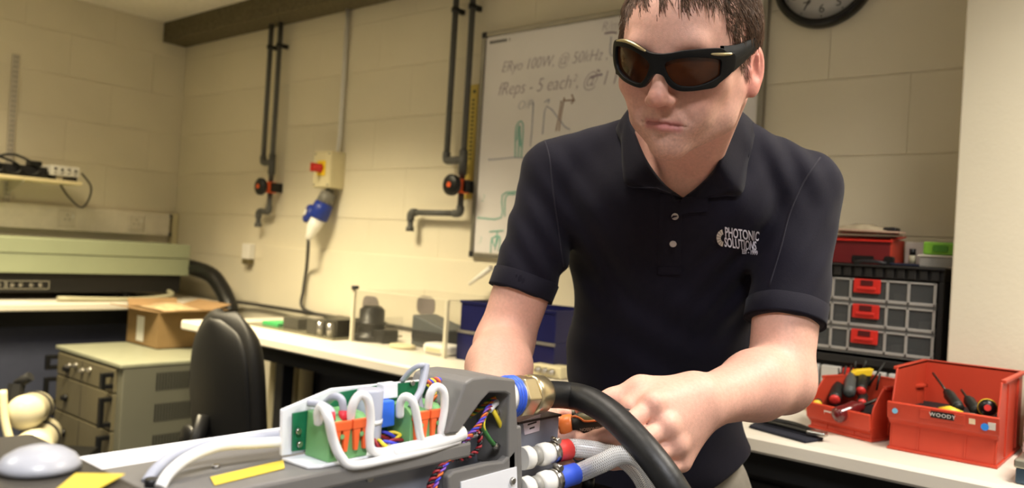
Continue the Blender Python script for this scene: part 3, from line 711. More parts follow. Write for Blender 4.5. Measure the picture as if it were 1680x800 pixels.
MB().tube([V(-.68, cy0 - .012, cz1 + .004), V(-.655, cy0 - .012, cz1 + .008), V(-.625, cy0 - .012, cz1 + .008), V(-.60, cy0 - .012, cz1 + .004)], .005, 8).build('carry_handle', DARKM, t)
REDL = mat('red_latch', (206, 44, 34), .4)
rows = [1.184, 1.119, 1.054]
for i, zt in enumerate(rows):
    zb_ = zt - .058
    d = MB().box((cx0 + .014, cy0 - .003, zb_), (cx1 - .016, cy0, zt)).build('drawer', DRW, t)
    b = MB(); y0_, y1_ = cy0 - .006, cy0 - .003
    b.box((cx0 + .014, y0_, zb_), (cx1 - .016, y1_, zb_ + .008)); b.box((cx0 + .014, y0_, zt - .005), (cx1 - .016, y1_, zt))
    for xx in (cx0 + .014, -.775, -.735, -.69, -.60, -.55, cx1 - .022): b.box((xx, y0_, zb_), (xx + .007, y1_, zt))
    b.build('drawer_ribs', DRWF, d, bevel=.001)
    MB().box((cx0 + .014, cy0, zb_ + .001), (cx1 - .016, cy1 - .01, zb_ + .004)).build('drawer_base', DRWF, d)
    MB().box((cx0 + .012, cy0 - .004, zb_ - .006), (cx1 - .014, cy1 - .006, zb_ - .001)).build('shelf', mat('grey_shelf', (96, 96, 94), .4), d)
    l = MB(); l.box((-.678, cy0 - .012, zt - .036), (-.612, cy0 - .006, zt - .0)); l.box((-.668, cy0 - .016, zt - .028), (-.622, cy0 - .012, zt - .02)); l.build('latch', REDL, d, bevel=.002)
    MB().box((-.66, cy0 - .0135, zt - .017), (-.63, cy0 - .012, zt - .003)).build('latch_slot', mat('dark_red', (80, 14, 14), .5), d)
    for k, xx in enumerate((-.76, -.715, -.57, -.51)):
        if (i + k) % 2 == 0:
            MB().cbox((xx, cy0 + .03, zb_ + .016), (.03, .04, .02)).build('small_parts', mat('parts_mix', (190, 186, 176), .4, var=.3, scale=90), d, bevel=.004)
t = thing('parts_rack', (-.64, 2.29, BZ), 'rack of frosted white and red tubs under the drawer cabinet', 'rack')
MB().box((cx0, cy0 + .02, BZ + .001), (cx1, cy1, .9615)).build('frame', CABB, t, bevel=.003)
for k, xx in enumerate((-.808, -.752, -.696, -.640, -.584, -.528)): MB().box((xx, cy0 - .004, BZ + .006), (xx + .050, cy0 + .02, .950)).build('tub', REDL if k == 2 else mat('frosted_tub', (196, 194, 188), .35), t, bevel=.003)
# things on top of it
zt = cz1 + .001
t = thing('red_box', (-.69, 2.28, zt), 'red carton with dark front on the drawer cabinet', 'box')
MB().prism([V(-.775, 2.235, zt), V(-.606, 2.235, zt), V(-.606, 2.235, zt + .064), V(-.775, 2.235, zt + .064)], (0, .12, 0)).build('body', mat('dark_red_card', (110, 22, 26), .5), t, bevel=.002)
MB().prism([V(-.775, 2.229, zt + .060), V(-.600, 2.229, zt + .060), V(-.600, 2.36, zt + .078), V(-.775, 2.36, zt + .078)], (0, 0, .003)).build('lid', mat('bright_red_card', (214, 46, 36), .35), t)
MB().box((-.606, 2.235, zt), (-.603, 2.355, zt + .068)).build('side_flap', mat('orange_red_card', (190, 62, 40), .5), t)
MB().box((-.70, 2.233, zt + .004), (-.645, 2.235, zt + .022)).build('finger_slot', BLACKM, t)
t = thing('plastic_bag', (-.70, 2.30, zt + .083), 'crumpled clear bag lying on the red carton', 'bag')
g = []
for i in range(12):
    row = []
    for j in range(10):
        u_, v_ = i / 11, j / 9
        row.append(V(-.78 + .17 * u_, 2.245 + .11 * v_, zt + .084 + .034 * math.sin(math.pi * u_) ** .6 * math.sin(math.pi * v_) ** .6 * (.7 + .3 * mnoise.noise(Vector((u_ * 6, v_ * 6, 1))))))
    g.append(row)
MB().grid(g).build('film', mat('grey_clear_film', (176, 164, 140), .2, var=.2, scale=30, bump=.8, bscale=40), t, solid=.002)
MB().box((-.635, 2.26, zt + .0835), (-.600, 2.30, zt + .10)).build('dark_clip', BLACKM, t, bevel=.005)
MB().prism([V(-.74, 2.23, zt + .0875), V(-.585, 2.225, zt + .0835), V(-.58, 2.27, zt + .0845), V(-.735, 2.28, zt + .0885)], (0, 0, .004)).build('folded_edge', mat('pinkish_card', (200, 170, 150), .5), t)
t = thing('small_bottle', (-.555, 2.25, zt), 'tiny dark capped bottle on the drawer cabinet', 'bottle')
MB().lathe([(0, .009), (.018, .009), (.022, .006)], (-.556, 2.25, zt + .0075), (0, 0, 1), 14).build('body', mat('pale_bottle', (190, 184, 160), .3), t)
MB().lathe([(.022, .0075), (.038, .0075)], (-.556, 2.25, zt + .0075), (0, 0, 1), 14).build('cap', BLACKM, t)
MB().box((-.60, 2.215, zt), (-.53, 2.28, zt + .007)).build('navy_pad', mat('navy_foam', (22, 26, 48), .8), label='flat navy pad under the tiny bottle', cat='pad', bevel=.002)
MB().prism([V(-.607 + p[0], 2.225, zt + .012 + p[1]) for p in rrect(.022, .022, .006)], (0, .02, 0)).build('black_clamp', BLACKM, label='small black clamp between red carton and tiny bottle', cat='clamp')
MB().box((-.595, 2.33, zt), (-.53, 2.36, zt + .066)).build('white_carton', WHITEP, label='white carton standing behind the tiny bottle', cat='carton', bevel=.002)
t = thing('parts_box', (-.49, 2.26, zt), 'flat clear box of metal bits under the green box', 'box')
MB().box((-.532, 2.215, zt), (-.43 - .016, 2.30, zt + .026)).build('case', mat('clear_box', (186, 184, 178), .15, alpha=.5), t, bevel=.003)
MB().box((-.535, 2.212, zt + .0265), (-.445, 2.303, zt + .031)).build('lid', mat('frosty_lid', (206, 200, 184), .3), t, bevel=.001)
for k in range(7): MB().tube([V(-.522 + .01 * k, 2.225 + .008 * (k % 3), zt + .006), V(-.515 + .009 * k, 2.245, zt + .012 + .003 * (k % 2))], .0025, 6).build('metal_bit', STEEL, t)
t = thing('green_box', (-.485, 2.26, zt + .032), 'bright green latched plastic box beside the pier', 'box')
MB().box((-.525, 2.218, zt + .032), (-.446, 2.30, zt + .064)).build('body', mat('lime_plastic', (120, 176, 56), .4), t, bevel=.004)
MB().prism([V(-.485 + p[0], 2.214, zt + .048 + p[1]) for p in rrect(.034, .016, .004)], (0, .004, 0)).build('latch', mat('green_latch', (70, 128, 36), .45), t)

# ------------------------------------------------------------------ red bins
BINM = mat('red_bin_plastic', (190, 64, 42), .42, var=.05, scale=12)
def red_bin(label, o, ang, w, d, h, lip, fl):
    t = thing('storage_bin', o, label, 'bin', 'red tool bins')
    M = rotz(V(*o), ang); tk = .0035
    b = MB(); z0 = .001
    b.box((0, 0, z0), (w, d, z0 + tk), M)
    b.box((0, d - tk, z0), (w, d, h), M)
    prof = [(0, z0), (0, lip), (.004, lip + .012), (fl * .5, lip + .03), (fl, h - .006), (fl + .01, h), (d, h), (d, z0)]
    for xx in (0, w - tk): b.prism([M(V(xx, p[0], p[1])) for p in prof], M(V(tk, 0, 0)) - M(V(0, 0, 0)))
    b.box((tk, 0, z0), (w - tk, tk, lip - .03), M)
    b.build('shell', BINM, t, bevel=.0012)
    f = MB(); f.hexa([M(V(*q)) for q in ((-.004, -.012, lip - .036), (w + .004, -.012, lip - .036), (-.004, -.004, lip - .036), (w + .004, -.004, lip - .036), (-.004, -.018, lip - .002), (w + .004, -.018, lip - .002), (-.004, -.012, lip), (w + .004, -.012, lip))])
    f.hexa([M(V(*q)) for q in ((-.002, -.012, lip - .036), (w + .002, -.012, lip - .036), (-.002, .004, lip - .05), (w + .002, .004, lip - .05), (-.002, -.006, lip - .03), (w + .002, -.006, lip - .03), (-.002, .008, lip - .03), (w + .002, .008, lip - .03))])
    f.build('front_lip', BINM, t, bevel=.0015)
    r = MB()
    for xx in (-.006, w - tk): r.box((xx, fl + .004, h - .006), (xx + tk + .006, d + .004, h + .001), M)
    r.box((-.006, d - tk, h - .006), (w + .006, d + .005, h + .001), M)
    r.build('rim', BINM, t, bevel=.0012)
    for q in (.28, .72): MB().box((w * q - .0015, -.0022, z0), (w * q + .0015, 0, lip - .04), M).build('rib', BINM, t)
    for q in (.3, .75): MB().box((w, d * q, z0 + .01), (w + .003, d * q + .006, h - .012), M).build('rib', BINM, t)
    MB().box((-.003, -.004, z0), (w + .003, d + .002, z0 + .005), M).build('foot_rim', BINM, t)
    slot = MB(); slot.hexa([M(V(*q)) for q in ((w * .3, -.0155, lip - .026), (w * .72, -.0155, lip - .026), (w * .3, -.010, lip - .026), (w * .72, -.010, lip - .026), (w * .3, -.0188, lip - .006), (w * .72, -.0188, lip - .006), (w * .3, -.013, lip - .006), (w * .72, -.013, lip - .006))])
    slot.build('label_holder', BINM, t, bevel=.0008)
    return t, M
B2 = (-.478, 1.835, BZ)
t2, M2 = red_bin('large open red bin beside the pier holding tools', B2, 0, .196, .27, .170, .102, .02)
def sticker(t, M, x, z, w, h, y, m, name='sticker'): MB().hexa([M(V(*q)) for q in ((x, y + .0008, z), (x + w, y + .0008, z), (x, y + .002, z), (x + w, y + .002, z), (x, y - .0042, z + h), (x + w, y - .0042, z + h), (x, y - .003, z + h), (x + w, y - .003, z + h))]).build(name, m, t)
st = MB().hexa([M2(V(*q)) for q in ((.080, -.0178, .082), (.122, -.0178, .082), (.080, -.016, .082), (.122, -.016, .082), (.080, -.0205, .096), (.122, -.0205, .096), (.080, -.019, .096), (.122, -.019, .096))]).build('name_label', BLACKM, t2)
vs, fs = text_mesh('WOODY', .0105, lambda p: M2(V(.101 + p[0], -.0186 - .19 * p[1] - p[2], .0852 + p[1])), .0002, 1.05, 'CENTER', sp=1.15)
MB().add(vs, fs).build('name_lettering', WHITEP, st)
MB().lathe([(0, .0055), (.0012, .0055)], M2(V(.012, -.0168, .083)), (0, -1, .1), 14).build('sticker', mat('pale_blue_sticker', (110, 170, 200), .5), t2)
sticker(t2, M2, .148, .074, .011, .018, -.0135, mat('cream_sticker', (236, 214, 180), .5))
MB().lathe([(0, .007), (.0012, .007)], M2(V(.176, -.0164, .080)), (0, -1, .1), 14).build('sticker', mat('blue_sticker', (40, 120, 200), .5), t2)
sticker(t2, M2, .181, .072, .013, .018, -.0135, mat('white_sticker', (226, 220, 210), .5))
B1 = (-.668, 1.905, BZ)
t1, M1 = red_bin('small open red bin crammed with screwdrivers', B1, -16, .152, .20, .118, .062, .035)
sticker(t1, M1, .045, .036, .032, .014, -.0142, WHITEP, 'name_label')

# screwdrivers and tools in the bins
def screwdriver(label, tip, direc, hl, hr, body, cap, shaft=.08, ends=None, group='screwdrivers in the red bins'):
    """tip: butt end of the handle; direc: from butt to blade"""
    t = thing('screwdriver', tip, label, 'screwdriver', group); d = unit(direc); o = np.asarray(tip, float)
    MB().lathe([(.006, hr * .92), (hl * .2, hr), (hl * .5, hr * .92), (hl * .75, hr * .98), (hl * .84, hr * .62), (hl * .92, hr * .72), (hl, hr * .5)], o, d, 18).build('handle', body, t)
    MB().lathe([(0, hr * .3), (.0015, hr * .62), (.004, hr * .82), (.008, hr * .93)], o, d, 18).build('butt_cap', cap, t)
    MB().lathe([(hl, hr * .22), (hl + shaft, hr * .22), (hl + shaft + .003, hr * .1)], o, d, 8).build('shaft', mat('dark_steel', (70, 66, 60), .35, metal=.8), t)
    return t
BLKG = mat('black_grip', (26, 27, 24), .5, var=.15); REDC = mat('red_cap', (206, 52, 46), .4); YELC = mat('yellow_cap', (226, 190, 50), .4); GRYC = mat('grey_cap', (74, 78, 76), .45)
MAROON = mat('maroon_translucent', (96, 22, 24), .18, coat=.5)
def inb(M, x, y, z): return M(V(x, y, z))
L1 = [((1341, 664), 1.875, -.10, .05, .09, .0125, BLKG, YELC, 'yellow capped screwdriver at the left of the small bin'),
      ((1369, 657), 1.87, .05, .34, .10, .0140, BLKG, REDC, 'red capped screwdriver lying in the middle of the small bin'),
      ((1378, 637), 1.93, -.05, .25, .085, .0078, BLKG, REDC, 'slim red capped screwdriver behind the others'),
      ((1393, 646), 1.89, .02, .36, .10, .0142, GRYC, GRYC, 'grey handled screwdriver in the small bin centre'),
      ((1412, 643), 1.91, .05, .34, .10, .0130, BLKG, REDC, 'red capped screwdriver at the right back of the small bin'),
      ((1414, 662), 1.87, .05, .12, .09, .0118, BLKG, REDC, 'low red capped screwdriver near the right bin side')]
for (qq, dep, side_, lift_, hl, hr, bm_, cm, lab) in L1:
    screwdriver(lab, D(*qq, dep), V(-.30, .95, 0) + RT * side_ + V(0, 0, lift_), hl, hr, bm_, cm, .05)
screwdriver('maroon handled screwdriver hanging over the front of the small bin', D(1368, 683, 1.80), RT * .9 + UP * .28 + FW * .20, .075, .0180, MAROON, MAROON, .05)
bc = D(1414, 613, 1.97)
t = thing('hand_brush', bc, 'yellow wedge topped brush with dark bristles in the small bin', 'brush')
MB().prism([bc - RT * .030 - UP * .004, bc + RT * .024 - UP * .006, bc + RT * .030 + UP * .012, bc - RT * .012 + UP * .009], FW * .02).build('stock', YELLOW, t, bevel=.002)
MB().prism([bc - RT * .022 - UP * .030, bc + RT * .020 - UP * .030, bc + RT * .022 - UP * .006, bc - RT * .026 - UP * .004], FW * .016).build('bristles', BLKG, t)
for k, (q0, q1, dep) in enumerate([((1381, 634), (1388, 600), 1.95), ((1425, 632), (1452, 594), 1.96), ((1438, 640), (1444, 612), 1.95), ((1402, 610), (1404, 592), 2.00), ((1416, 610), (1421, 590), 2.00)]):
    MB().tube([D(*q0, dep), D(*q1, dep)], .0026, 6).build('tool_blade', BLKG, label=['thin dark blade standing at the left of the small bin', 'long dark blade leaning right out of the small bin', 'short dark blade by the right side of the small bin', 'thin dark blade behind the yellow brush', 'second thin dark blade behind the yellow brush'][k], cat='tool')
dvs = [((.118, .050, .098), (-.55, 1, .30), .09, .012, BLKG, BLKG, .10, 'long shafted dark screwdriver leaning in the large bin'),
       ((.150, .055, .095), (-.45, 1, .22), .085, .012, BLKG, BLKG, .05, 'dark screwdriver lying right of the long shafted one'),
       ((.172, .026, .112), (-.2, 1, -.12), .10, .0175, BLKG, mat('black_gloss_cap', (14, 14, 14), .3), .05, 'fat black screwdriver with red dot at the bin corner')]
for (q, dv, hl, hr, bm_, cm, sh, lab) in dvs:
    dd = inb(M2, *dv) - inb(M2, 0, 0, 0); tt = screwdriver(lab, inb(M2, *q), dd, hl, hr, bm_, cm, sh)
    if 'dot' in lab:
        MB().lathe([(-.001, .0065), (.002, .0065)], inb(M2, *q), unit(dd), 12).build('red_dot', REDC, tt)
        MB().lathe([(.008, hr * .95), (.010, hr * 1.03), (.012, hr * .97)], inb(M2, *q), unit(dd), 18, caps=False).build('yellow_ring', YELC, tt)
MB().tube([inb(M2, .085, .03, .09), inb(M2, .105, .025, .094), inb(M2, .128, .028, .09)], [.008, .011, .007], 10).build('yellow_tool', YELC, label='yellow tool handle low at the front of the large bin', cat='tool')
MB().tube([inb(M2, .12, .022, .090), inb(M2, .15, .02, .092), inb(M2, .165, .028, .088)], .006, 8).build('steel_bit', STEEL, label='bright steel bit lying in the large bin', cat='tool')
MB().box((.004, .02, .006), (.19, .26, .075), M2).build('tool_heap', BLACK_MATT, label='dark jumble of small tools filling the large bin', cat='tools', kind='stuff')
MB().box((.004, .012, .006), (.147, .19, .050), M1).build('tool_heap', BLACK_MATT, label='dark jumble of small tools filling the small bin', cat='tools', kind='stuff')

# dark tools and cloth on the bench under the arm
c = onZ(1300, 716, BZ); MB().prism([V(c[0] + p[0], c[1] + p[1], BZ + .001) for p in ((-.10, .0), (.045, -.045), (.06, .02), (-.02, .09), (-.11, .07))], (0, 0, .006)).build('dark_cloth', mat('navy_cloth', (24, 26, 40), .9, bump=.4), label='dark navy cloth on the bench beside the small red bin', cat='cloth', bevel=.002)
t = thing('pliers', V(c[0], c[1] + .03, BZ + .008), 'black handled pliers on the navy cloth', 'pliers')
for s_ in (-1, 1): MB().tube(spline([V(c[0] - .09, c[1] + .05 + .012 * s_, BZ + .016), V(c[0] - .02, c[1] + .04 + .02 * s_, BZ + .016), V(c[0] + .04, c[1] + .01 + .008 * s_, BZ + .016)], 6), .006, 8).build('handle', BLACKM, t)
MB().box((c[0] + .03, c[1] - .004, BZ + .011), (c[0] + .07, c[1] + .02, BZ + .021)).build('jaws', STEEL, t, bevel=.003)
c = onZ(1318, 672, BZ); MB().box((c[0] - .03, c[1], BZ + .001), (c[0] + .02, c[1] + .05, BZ + .012)).build('wood_block', mat('pale_wood', (206, 180, 130), .6), label='small pale wooden block left of the small red bin', cat='block', bevel=.002)
# tins at the right edge
TIN = mat('blue_grey_tin', (66, 84, 100), .35, metal=.4); TINL = mat('tin_lid', (176, 172, 156), .3, metal=.7)
for k, (x, y, z, w_, lab) in enumerate([(-.236, 1.735, BZ + .001, .12, 'lower blue grey metal tin at the right end of the bench'), (-.226, 1.75, BZ + .046, .10, 'upper blue grey metal tin at the right end of the bench')]):
    t = thing('metal_tin', (x, y, z), lab, 'tin', 'metal tins at the bench end')
    MB().box((x, y, z), (x + w_, y + .09, z + .028)).build('body', TIN, t, bevel=.003)
    MB().box((x - .003, y - .003, z + .028), (x + w_ + .003, y + .093, z + .044)).build('lid', TINL, t, bevel=.003)
    MB().box((x + .03, y - .006, z + .018), (x + .05, y - .001, z + .04)).build('clasp', STEEL, t, bevel=.001)
MB().prism([V(-.236, 1.90, BZ + .001), V(-.15, 1.88, BZ + .001), V(-.14, 1.96, BZ + .001), V(-.22, 1.98, BZ + .001)], (0, 0, .09)).build('brown_case', mat('brown_leather', (150, 82, 44), .5), label='brown case behind the metal tins', cat='case', bevel=.012)
MB().box((-.262, 2.00, BZ + .001), (-.12, 2.12, BZ + .17)).build('grey_carton', mat('pale_grey_card', (190, 186, 180), .6), label='pale grey carton right of the large red bin', cat='carton', bevel=.003)

# ------------------------------------------------------------------ the opened laser head in the foreground
GREY = mat('dark_grey_anodised', (122, 120, 118), .45, metal=.15, var=.04, scale=30)
GREY2 = mat('blue_grey_panel', (128, 132, 144), .5, metal=.2, var=.05, scale=30)
GREYD = mat('charcoal_casing', (62, 58, 52), .5, var=.06, scale=20)
TRAYW = mat('white_tray', (236, 238, 244), .4, var=.02)
PCB = mat('green_circuit_board', (30, 110, 74), .35, var=.15, scale=70)
TERM = mat('green_terminal', (116, 172, 112), .45, var=.04)
LEVER = mat('orange_lever', (238, 104, 52), .45, var=.04)
CABW = mat('white_cable', (240, 240, 240), .4, var=.02)
CABG = mat('pale_grey_cable', (176, 180, 194), .4, var=.03)
YLAB = mat('yellow_warning_label', (236, 206, 72), .5, var=.06, scale=120)
LD = thing('laser_machine', (-.60, .45, .86), 'opened grey laser head with white circuit tray and coloured wires', 'laser machine')
MB().box((-.665, .06, .990), (-.552, .612, 1.006)).build('rail', GREY, LD, bevel=.003)
MB().box((-.650, .08, .862), (-.566, .585, .990)).build('side_housing', GREY2, LD, bevel=.004)
MB().box((-.650, .586, .862), (-.602, .70, .990)).build('rear_chassis', GREY2, LD, bevel=.003)
MB().box((-.720, .20, .990), (-.665, .70, 1.004)).build('rear_ledge', TRAYW, LD, bevel=.003)
MB().box((-.664, .605, 1.0065), (-.607, .699, 1.054)).build('rear_housing', GREYD, LD, bevel=.006)
MB().box((-.650, .62, 1.0542), (-.635, .67, 1.0548)).build('yellow_strip', YLAB, LD)
MB().prism([onZ(*q, 1.0065) for q in ((345, 783), (465, 755), (467, 768), (352, 796))], (0, 0, .0006)).build('warning_label', YLAB, LD)
for q in ((605, 783),): MB().lathe([(0, .004), (.003, .0035)], onX(*q, -.5655), (1, 0, 0), 12).build('screw', STEEL, LD)
MB().lathe([(0, .0035), (.003, .003)], onZ(354, 767, 1.006), (0, 0, 1), 12).build('screw', STEEL, LD)
# foreground casing block
blk = MB().prism([V(-.70, q[0], q[1]) for q in ((.02, .93), (.268, .93), (.268, 1.018), (.255, 1.034), (.02, 1.036))], (.19, 0, 0)).build('front_casing', GREYD, LD, bevel=.006)
MB().prism([onZ(*q, 1.0372) for q in ((124, 777), (205, 778), (165, 800), (130, 830), (70, 822))], (0, 0, .0006)).build('warning_label', YLAB, LD)
c = onZ(75, 765, 1.036); kn = MB()
kn.lathe([(0, .0255), (.004, .0245), (.008, .0215), (.012, .015), (.0145, .007), (.015, .001)], (c[0], c[1] - .004, 1.0362), (0, 0, 1), 32).build('white_dome', mat('white_dome_plastic', (180, 182, 190), .3), LD)
# white tray: back plate and flange
bp = [onX(*q, -.600) for q in ((462, 748), (463, 672), (503, 655), (546, 637), (700, 622), (765, 612), (765, 700))]
tray = MB().prism(bp, (-.004, 0, 0)).build('circuit_tray', TRAYW, LD, bevel=.001)
MB().prism([V(-.600, .420, 1.0062), V(-.565, .422, 1.0062), V(-.560, .432, 1.0062), V(-.560, .635, 1.0062), V(-.600, .635, 1.0062)], (0, 0, .003)).build('tray_flange', TRAYW, tray, bevel=.001)
pb = MB().prism([onX(*q, -.5965) for q in ((480, 740), (481, 678), (532, 668), (550, 645), (620, 632), (738, 621), (748, 690), (745, 702))], (-.0018, 0, 0)).build('circuit_board', PCB, LD)
for q in ((489, 707), (491, 728), (676, 628), (640, 640)): MB().lathe([(0, .003), (.002, .0025)], onX(*q, -.5955), (1, 0, 0), 10).build('board_screw', STEEL, pb)
def terminal_pair(y0, y1, zb_, zt, xf, xb):
    tb = MB().prism([V(xb, y0, zb_), V(xf, y0, zb_), V(xf, y0, zt - .006), V(xf - .008, y0, zt), V(xb, y0, zt + .002)], (0, y1 - y0, 0)).build('terminal_block', TERM, LD, bevel=.0008)
    for k in range(2):
        a = y0 + (y1 - y0) * (.02 + .5 * k); w_ = (y1 - y0) * .46
        l = MB(); x = xf
        l.box((x, a, zt - .011), (x + .004, a + w_, zt - .003))
        for j in range(2):
            m_ = a + w_ * (.06 + .5 * j); ww = w_ * .40
            l.prism([V(x, m_, zt - .011), V(x, m_ + ww, zt - .011), V(x, m_ + ww * .72, zt - .030), V(x, m_ + ww * .28, zt - .030)], (.0035, 0, 0))
        l.build('lever', LEVER, tb, bevel=.0006)
        MB().lathe([(0, .0022), (.0008, .0022)], V(x + .0036, a + w_ * .5, zt - .016), (1, 0, 0), 10).build('wire_port', TERM, tb)
    return tb
terminal_pair(.4405, .4835, 1.0094, 1.047, -.562, -.595)
terminal_pair(.5350, .5785, 1.0094, 1.045, -.562, -.595)
# capacitor, relay, label
c = onX(603, 715, -.585); MB().lathe([(0, .0118), (.002, .0125), (.050, .0125), (.052, .011)], (c[0], c[1], 1.012), (0, 0, 1), 24).build('capacitor', mat('grey_capacitor', (176, 180, 196), .35), LD)
MB().lathe([(0, .0132), (.004, .0132)], (c[0], c[1], 1.032), (0, 0, 1), 24).build('cable_tie', CABW, LD)
MB().hexa([p + V(dx, 0, 0) for dx in (-.014, 0) for p in (onX(622, 703, -.578), onX(648, 698, -.578), onX(622, 659, -.578), onX(648, 656, -.578))]).build('relay', mat('relay_blue', (54, 112, 226), .4), LD, bevel=.0015)
MB().hexa([p + V(dx, 0, 0) for dx in (-.010, 0) for p in (onX(628, 655, -.585), onX(653, 652, -.585), onX(629, 630, -.585), onX(653, 627, -.585))]).build('white_component', TRAYW, LD, bevel=.001)
def wire(name, pts, r, m, parent=LD, n=10, k=8): return MB().tube(spline(pts, k), r, n).build(name, m, parent)
XC = -.557
wire('white_cable', [onX(523, 694, -.575), onX(522, 676, -.572), onX(529, 667, -.566), onX(539, 688, XC), onX(547, 722, XC), onX(560, 750, XC + .003), onX(580, 763, XC + .005), onX(640, 752, XC + .005), onX(700, 738, XC + .004), onX(752, 722, XC + .002)], .0041, CABW)
wire('white_cable', [onX(574, 688, -.566), onX(579, 664, -.562), onX(590, 648, -.56), onX(603, 655, XC), onX(608, 685, XC), onX(606, 718, XC), onX(613, 740, XC), onX(650, 738, XC), onX(705, 724, XC - .002), onX(752, 711, XC - .004)], .0041, CABW)
wire('white_cable', [onX(656, 682, -.572), onX(657, 660, -.568), onX(666, 650, -.562), onX(678, 660, XC), onX(685, 690, XC), onX(690, 718, XC), onX(700, 729, XC)], .0040, CABW)
wire('white_cable', [onX(702, 670, -.566), onX(706, 646, -.562), onX(716, 634, -.56), onX(728, 643, XC), onX(729, 668, XC), onX(724, 700, XC), onX(725, 718, XC)], .0041, CABW)
wire('white_cable_bundle', [onX(640, 744, XC), onX(690, 733, XC), onX(735, 719, XC), onX(758, 709, XC)], .0078, CABW, n=14)
wire('grey_cable', [onX(505, 660, -.594), onX(525, 663, -.585), onX(541, 672, -.573), onX(545, 682, -.57)], .0035, CABG)
wire('grey_cable', [onX(535, 660, -.594), onX(548, 650, -.58), onX(560, 655, -.572), onX(564, 676, -.57)], .0035, CABG)
for q0, q1 in (((542, 676), (543, 690)), ((563, 674), (562, 690))): MB().tube([onX(*q0, -.570), onX(*q1, -.568)], .0042, 10).build('red_ferrule', mat('red_ferrule', (222, 52, 66), .45), LD)
wire('grey_wire', [onX(660, 624, -.60), onX(676, 606, -.588), onX(690, 599, -.58), onX(700, 600, -.58)], .0028, CABG)
wire('grey_wire', [onX(700, 597, -.578), onX(697, 615, -.575), onX(690, 640, -.572), onX(674, 668, -.57)], .0034, CABG)
wire('grey_wire', [onX(691, 596, -.582), onX(694, 612, -.579), onX(688, 650, -.573), onX(692, 672, -.57)], .0028, CABG)
def rainbow(pts, cols, r, turns, off, name='twisted_wire'):
    P = spline(pts, 14); n = len(P)
    for ci, cm in enumerate(cols):
        Q = []
        for i, p in enumerate(P):
            T = unit(P[min(i + 1, n - 1)] - P[max(i - 1, 0)]); N = unit(np.cross(T, V(1, 0, .3))); Bn = np.cross(T, N)
            a = 2 * math.pi * (turns * i / (n - 1) + ci / len(cols)); Q.append(p + off * (math.cos(a) * N + math.sin(a) * Bn))
        MB().tube(Q, r, 6).build(name, cm, LD)
WR = mat('red_wire', (150, 36, 44), .45); WB = mat('black_wire', (22, 22, 26), .45); WBl = mat('blue_wire', (66, 70, 200), .45); WO = mat('orange_wire', (220, 112, 44), .45)
WY_ = mat('yellow_wire', (236, 210, 60), .45); WG = mat('green_wire', (70, 130, 70), .45); WP = mat('purple_wire', (130, 84, 190), .45); WW = mat('white_wire', (236, 236, 240), .4)
XB = -.556
rainbow([onX(832, 655, -.575), onX(806, 661, -.565), onX(790, 690, XB), onX(770, 714, XB), onX(742, 745, XB), onX(720, 780, XB + .004), onX(708, 815, XB + .006)], [WBl, WO, WP], .0012, 9, .0017)
rainbow([onX(830, 661, -.575), onX(803, 668, -.562), onX(785, 700, XB), onX(760, 726, XB), onX(735, 752, XB), onX(712, 785, XB + .003), onX(698, 815, XB + .006)], [WR, WB, WR], .0012, 11, .0018)
rainbow([onX(788, 708, XB), onX(785, 735, XB), onX(765, 750, XB), onX(735, 755, XB), onX(715, 775, XB + .004), onX(702, 800, XB + .006)], [WR, WB], .0014, 10, .0016)
rainbow([onX(826, 652, -.572), onX(808, 655, -.568), onX(785, 672, -.58), onX(770, 682, -.59)], [WG, WO, WY_], .0011, 5, .0016)
rainbow([onX(700, 630, -.59), onX(718, 625, -.585), onX(735, 632, -.585)], [WBl, WO, WR, WY_], .0016, 3, .003)
wire('yellow_wire', [onX(728, 627, -.58), onX(742, 634, -.575), onX(749, 648, -.575)], .0024, WY_)
rainbow([onX(612, 724, -.575), onX(630, 729, -.568), onX(652, 724, -.57), onX(652, 715, -.578), onX(622, 712, -.585)], [WBl, WY_, WR], .0018, 2, .0028)
rainbow([onX(712, 645, -.585), onX(716, 660, -.58), onX(722, 675, -.585)], [WG, WO, WY_], .0015, 2, .003)
# hood over the cable entry
def hood_profile(x):
    outer = [onX(*q, x) for q in ((733, 712), (765, 627), (776, 620), (800, 617), (846, 622), (850, 700), (850, 770))]
    inner = [onX(*q, x) for q in ((834, 770), (834, 700), (836, 648), (829, 644), (803, 644), (790, 658), (752, 711))]
    return outer + inner
XF = -.548
hp = hood_profile(XF)
MB().prism(hp, (-.075, 0, 0)).build('end_hood', GREY, LD, bevel=.0022)
bk = [onX(*q, XF) for q in ((752, 711), (790, 658), (803, 644), (829, 644), (836, 648), (834, 840), (700, 840), (700, 760), (735, 725))]
MB().prism([p + V(-.045, 0, 0) for p in bk], (-.006, 0, 0)).build('hood_back', GREY2, LD)
MB().hexa([p + V(dx, 0, 0) for dx in (-.03, 0) for p in (onX(848, 815, XF), onX(858, 815, XF), onX(846, 700, XF), onX(856, 698, XF))]).build('end_flange', GREY, LD, bevel=.002)
lo_ = [onX(*q, XF) for q in ((738, 830), (735, 782), (745, 773), (800, 760), (826, 757), (838, 745), (846, 735), (848, 830))]
MB().prism(lo_, (-.010, 0, 0)).build('lower_bracket', GREY, LD, bevel=.002)
pl_ = MB().prism([onX(*q, XF) for q in ((755, 830), (755, 790), (846, 765), (848, 830))], (.0015, 0, 0)).build('white_plate', TRAYW, LD)
MB().lathe([(0, .004), (.003, .0035), (.003, .002)], onX(840, 788, XF + .0015), (1, 0, 0), 12).build('screw', STEEL, pl_)
bo = MB().lathe([(-.02, .0105), (.004, .0105)], onX(818, 736, -.572), (1, 0, 0), 20).build('earth_boss', BLACKM, LD)
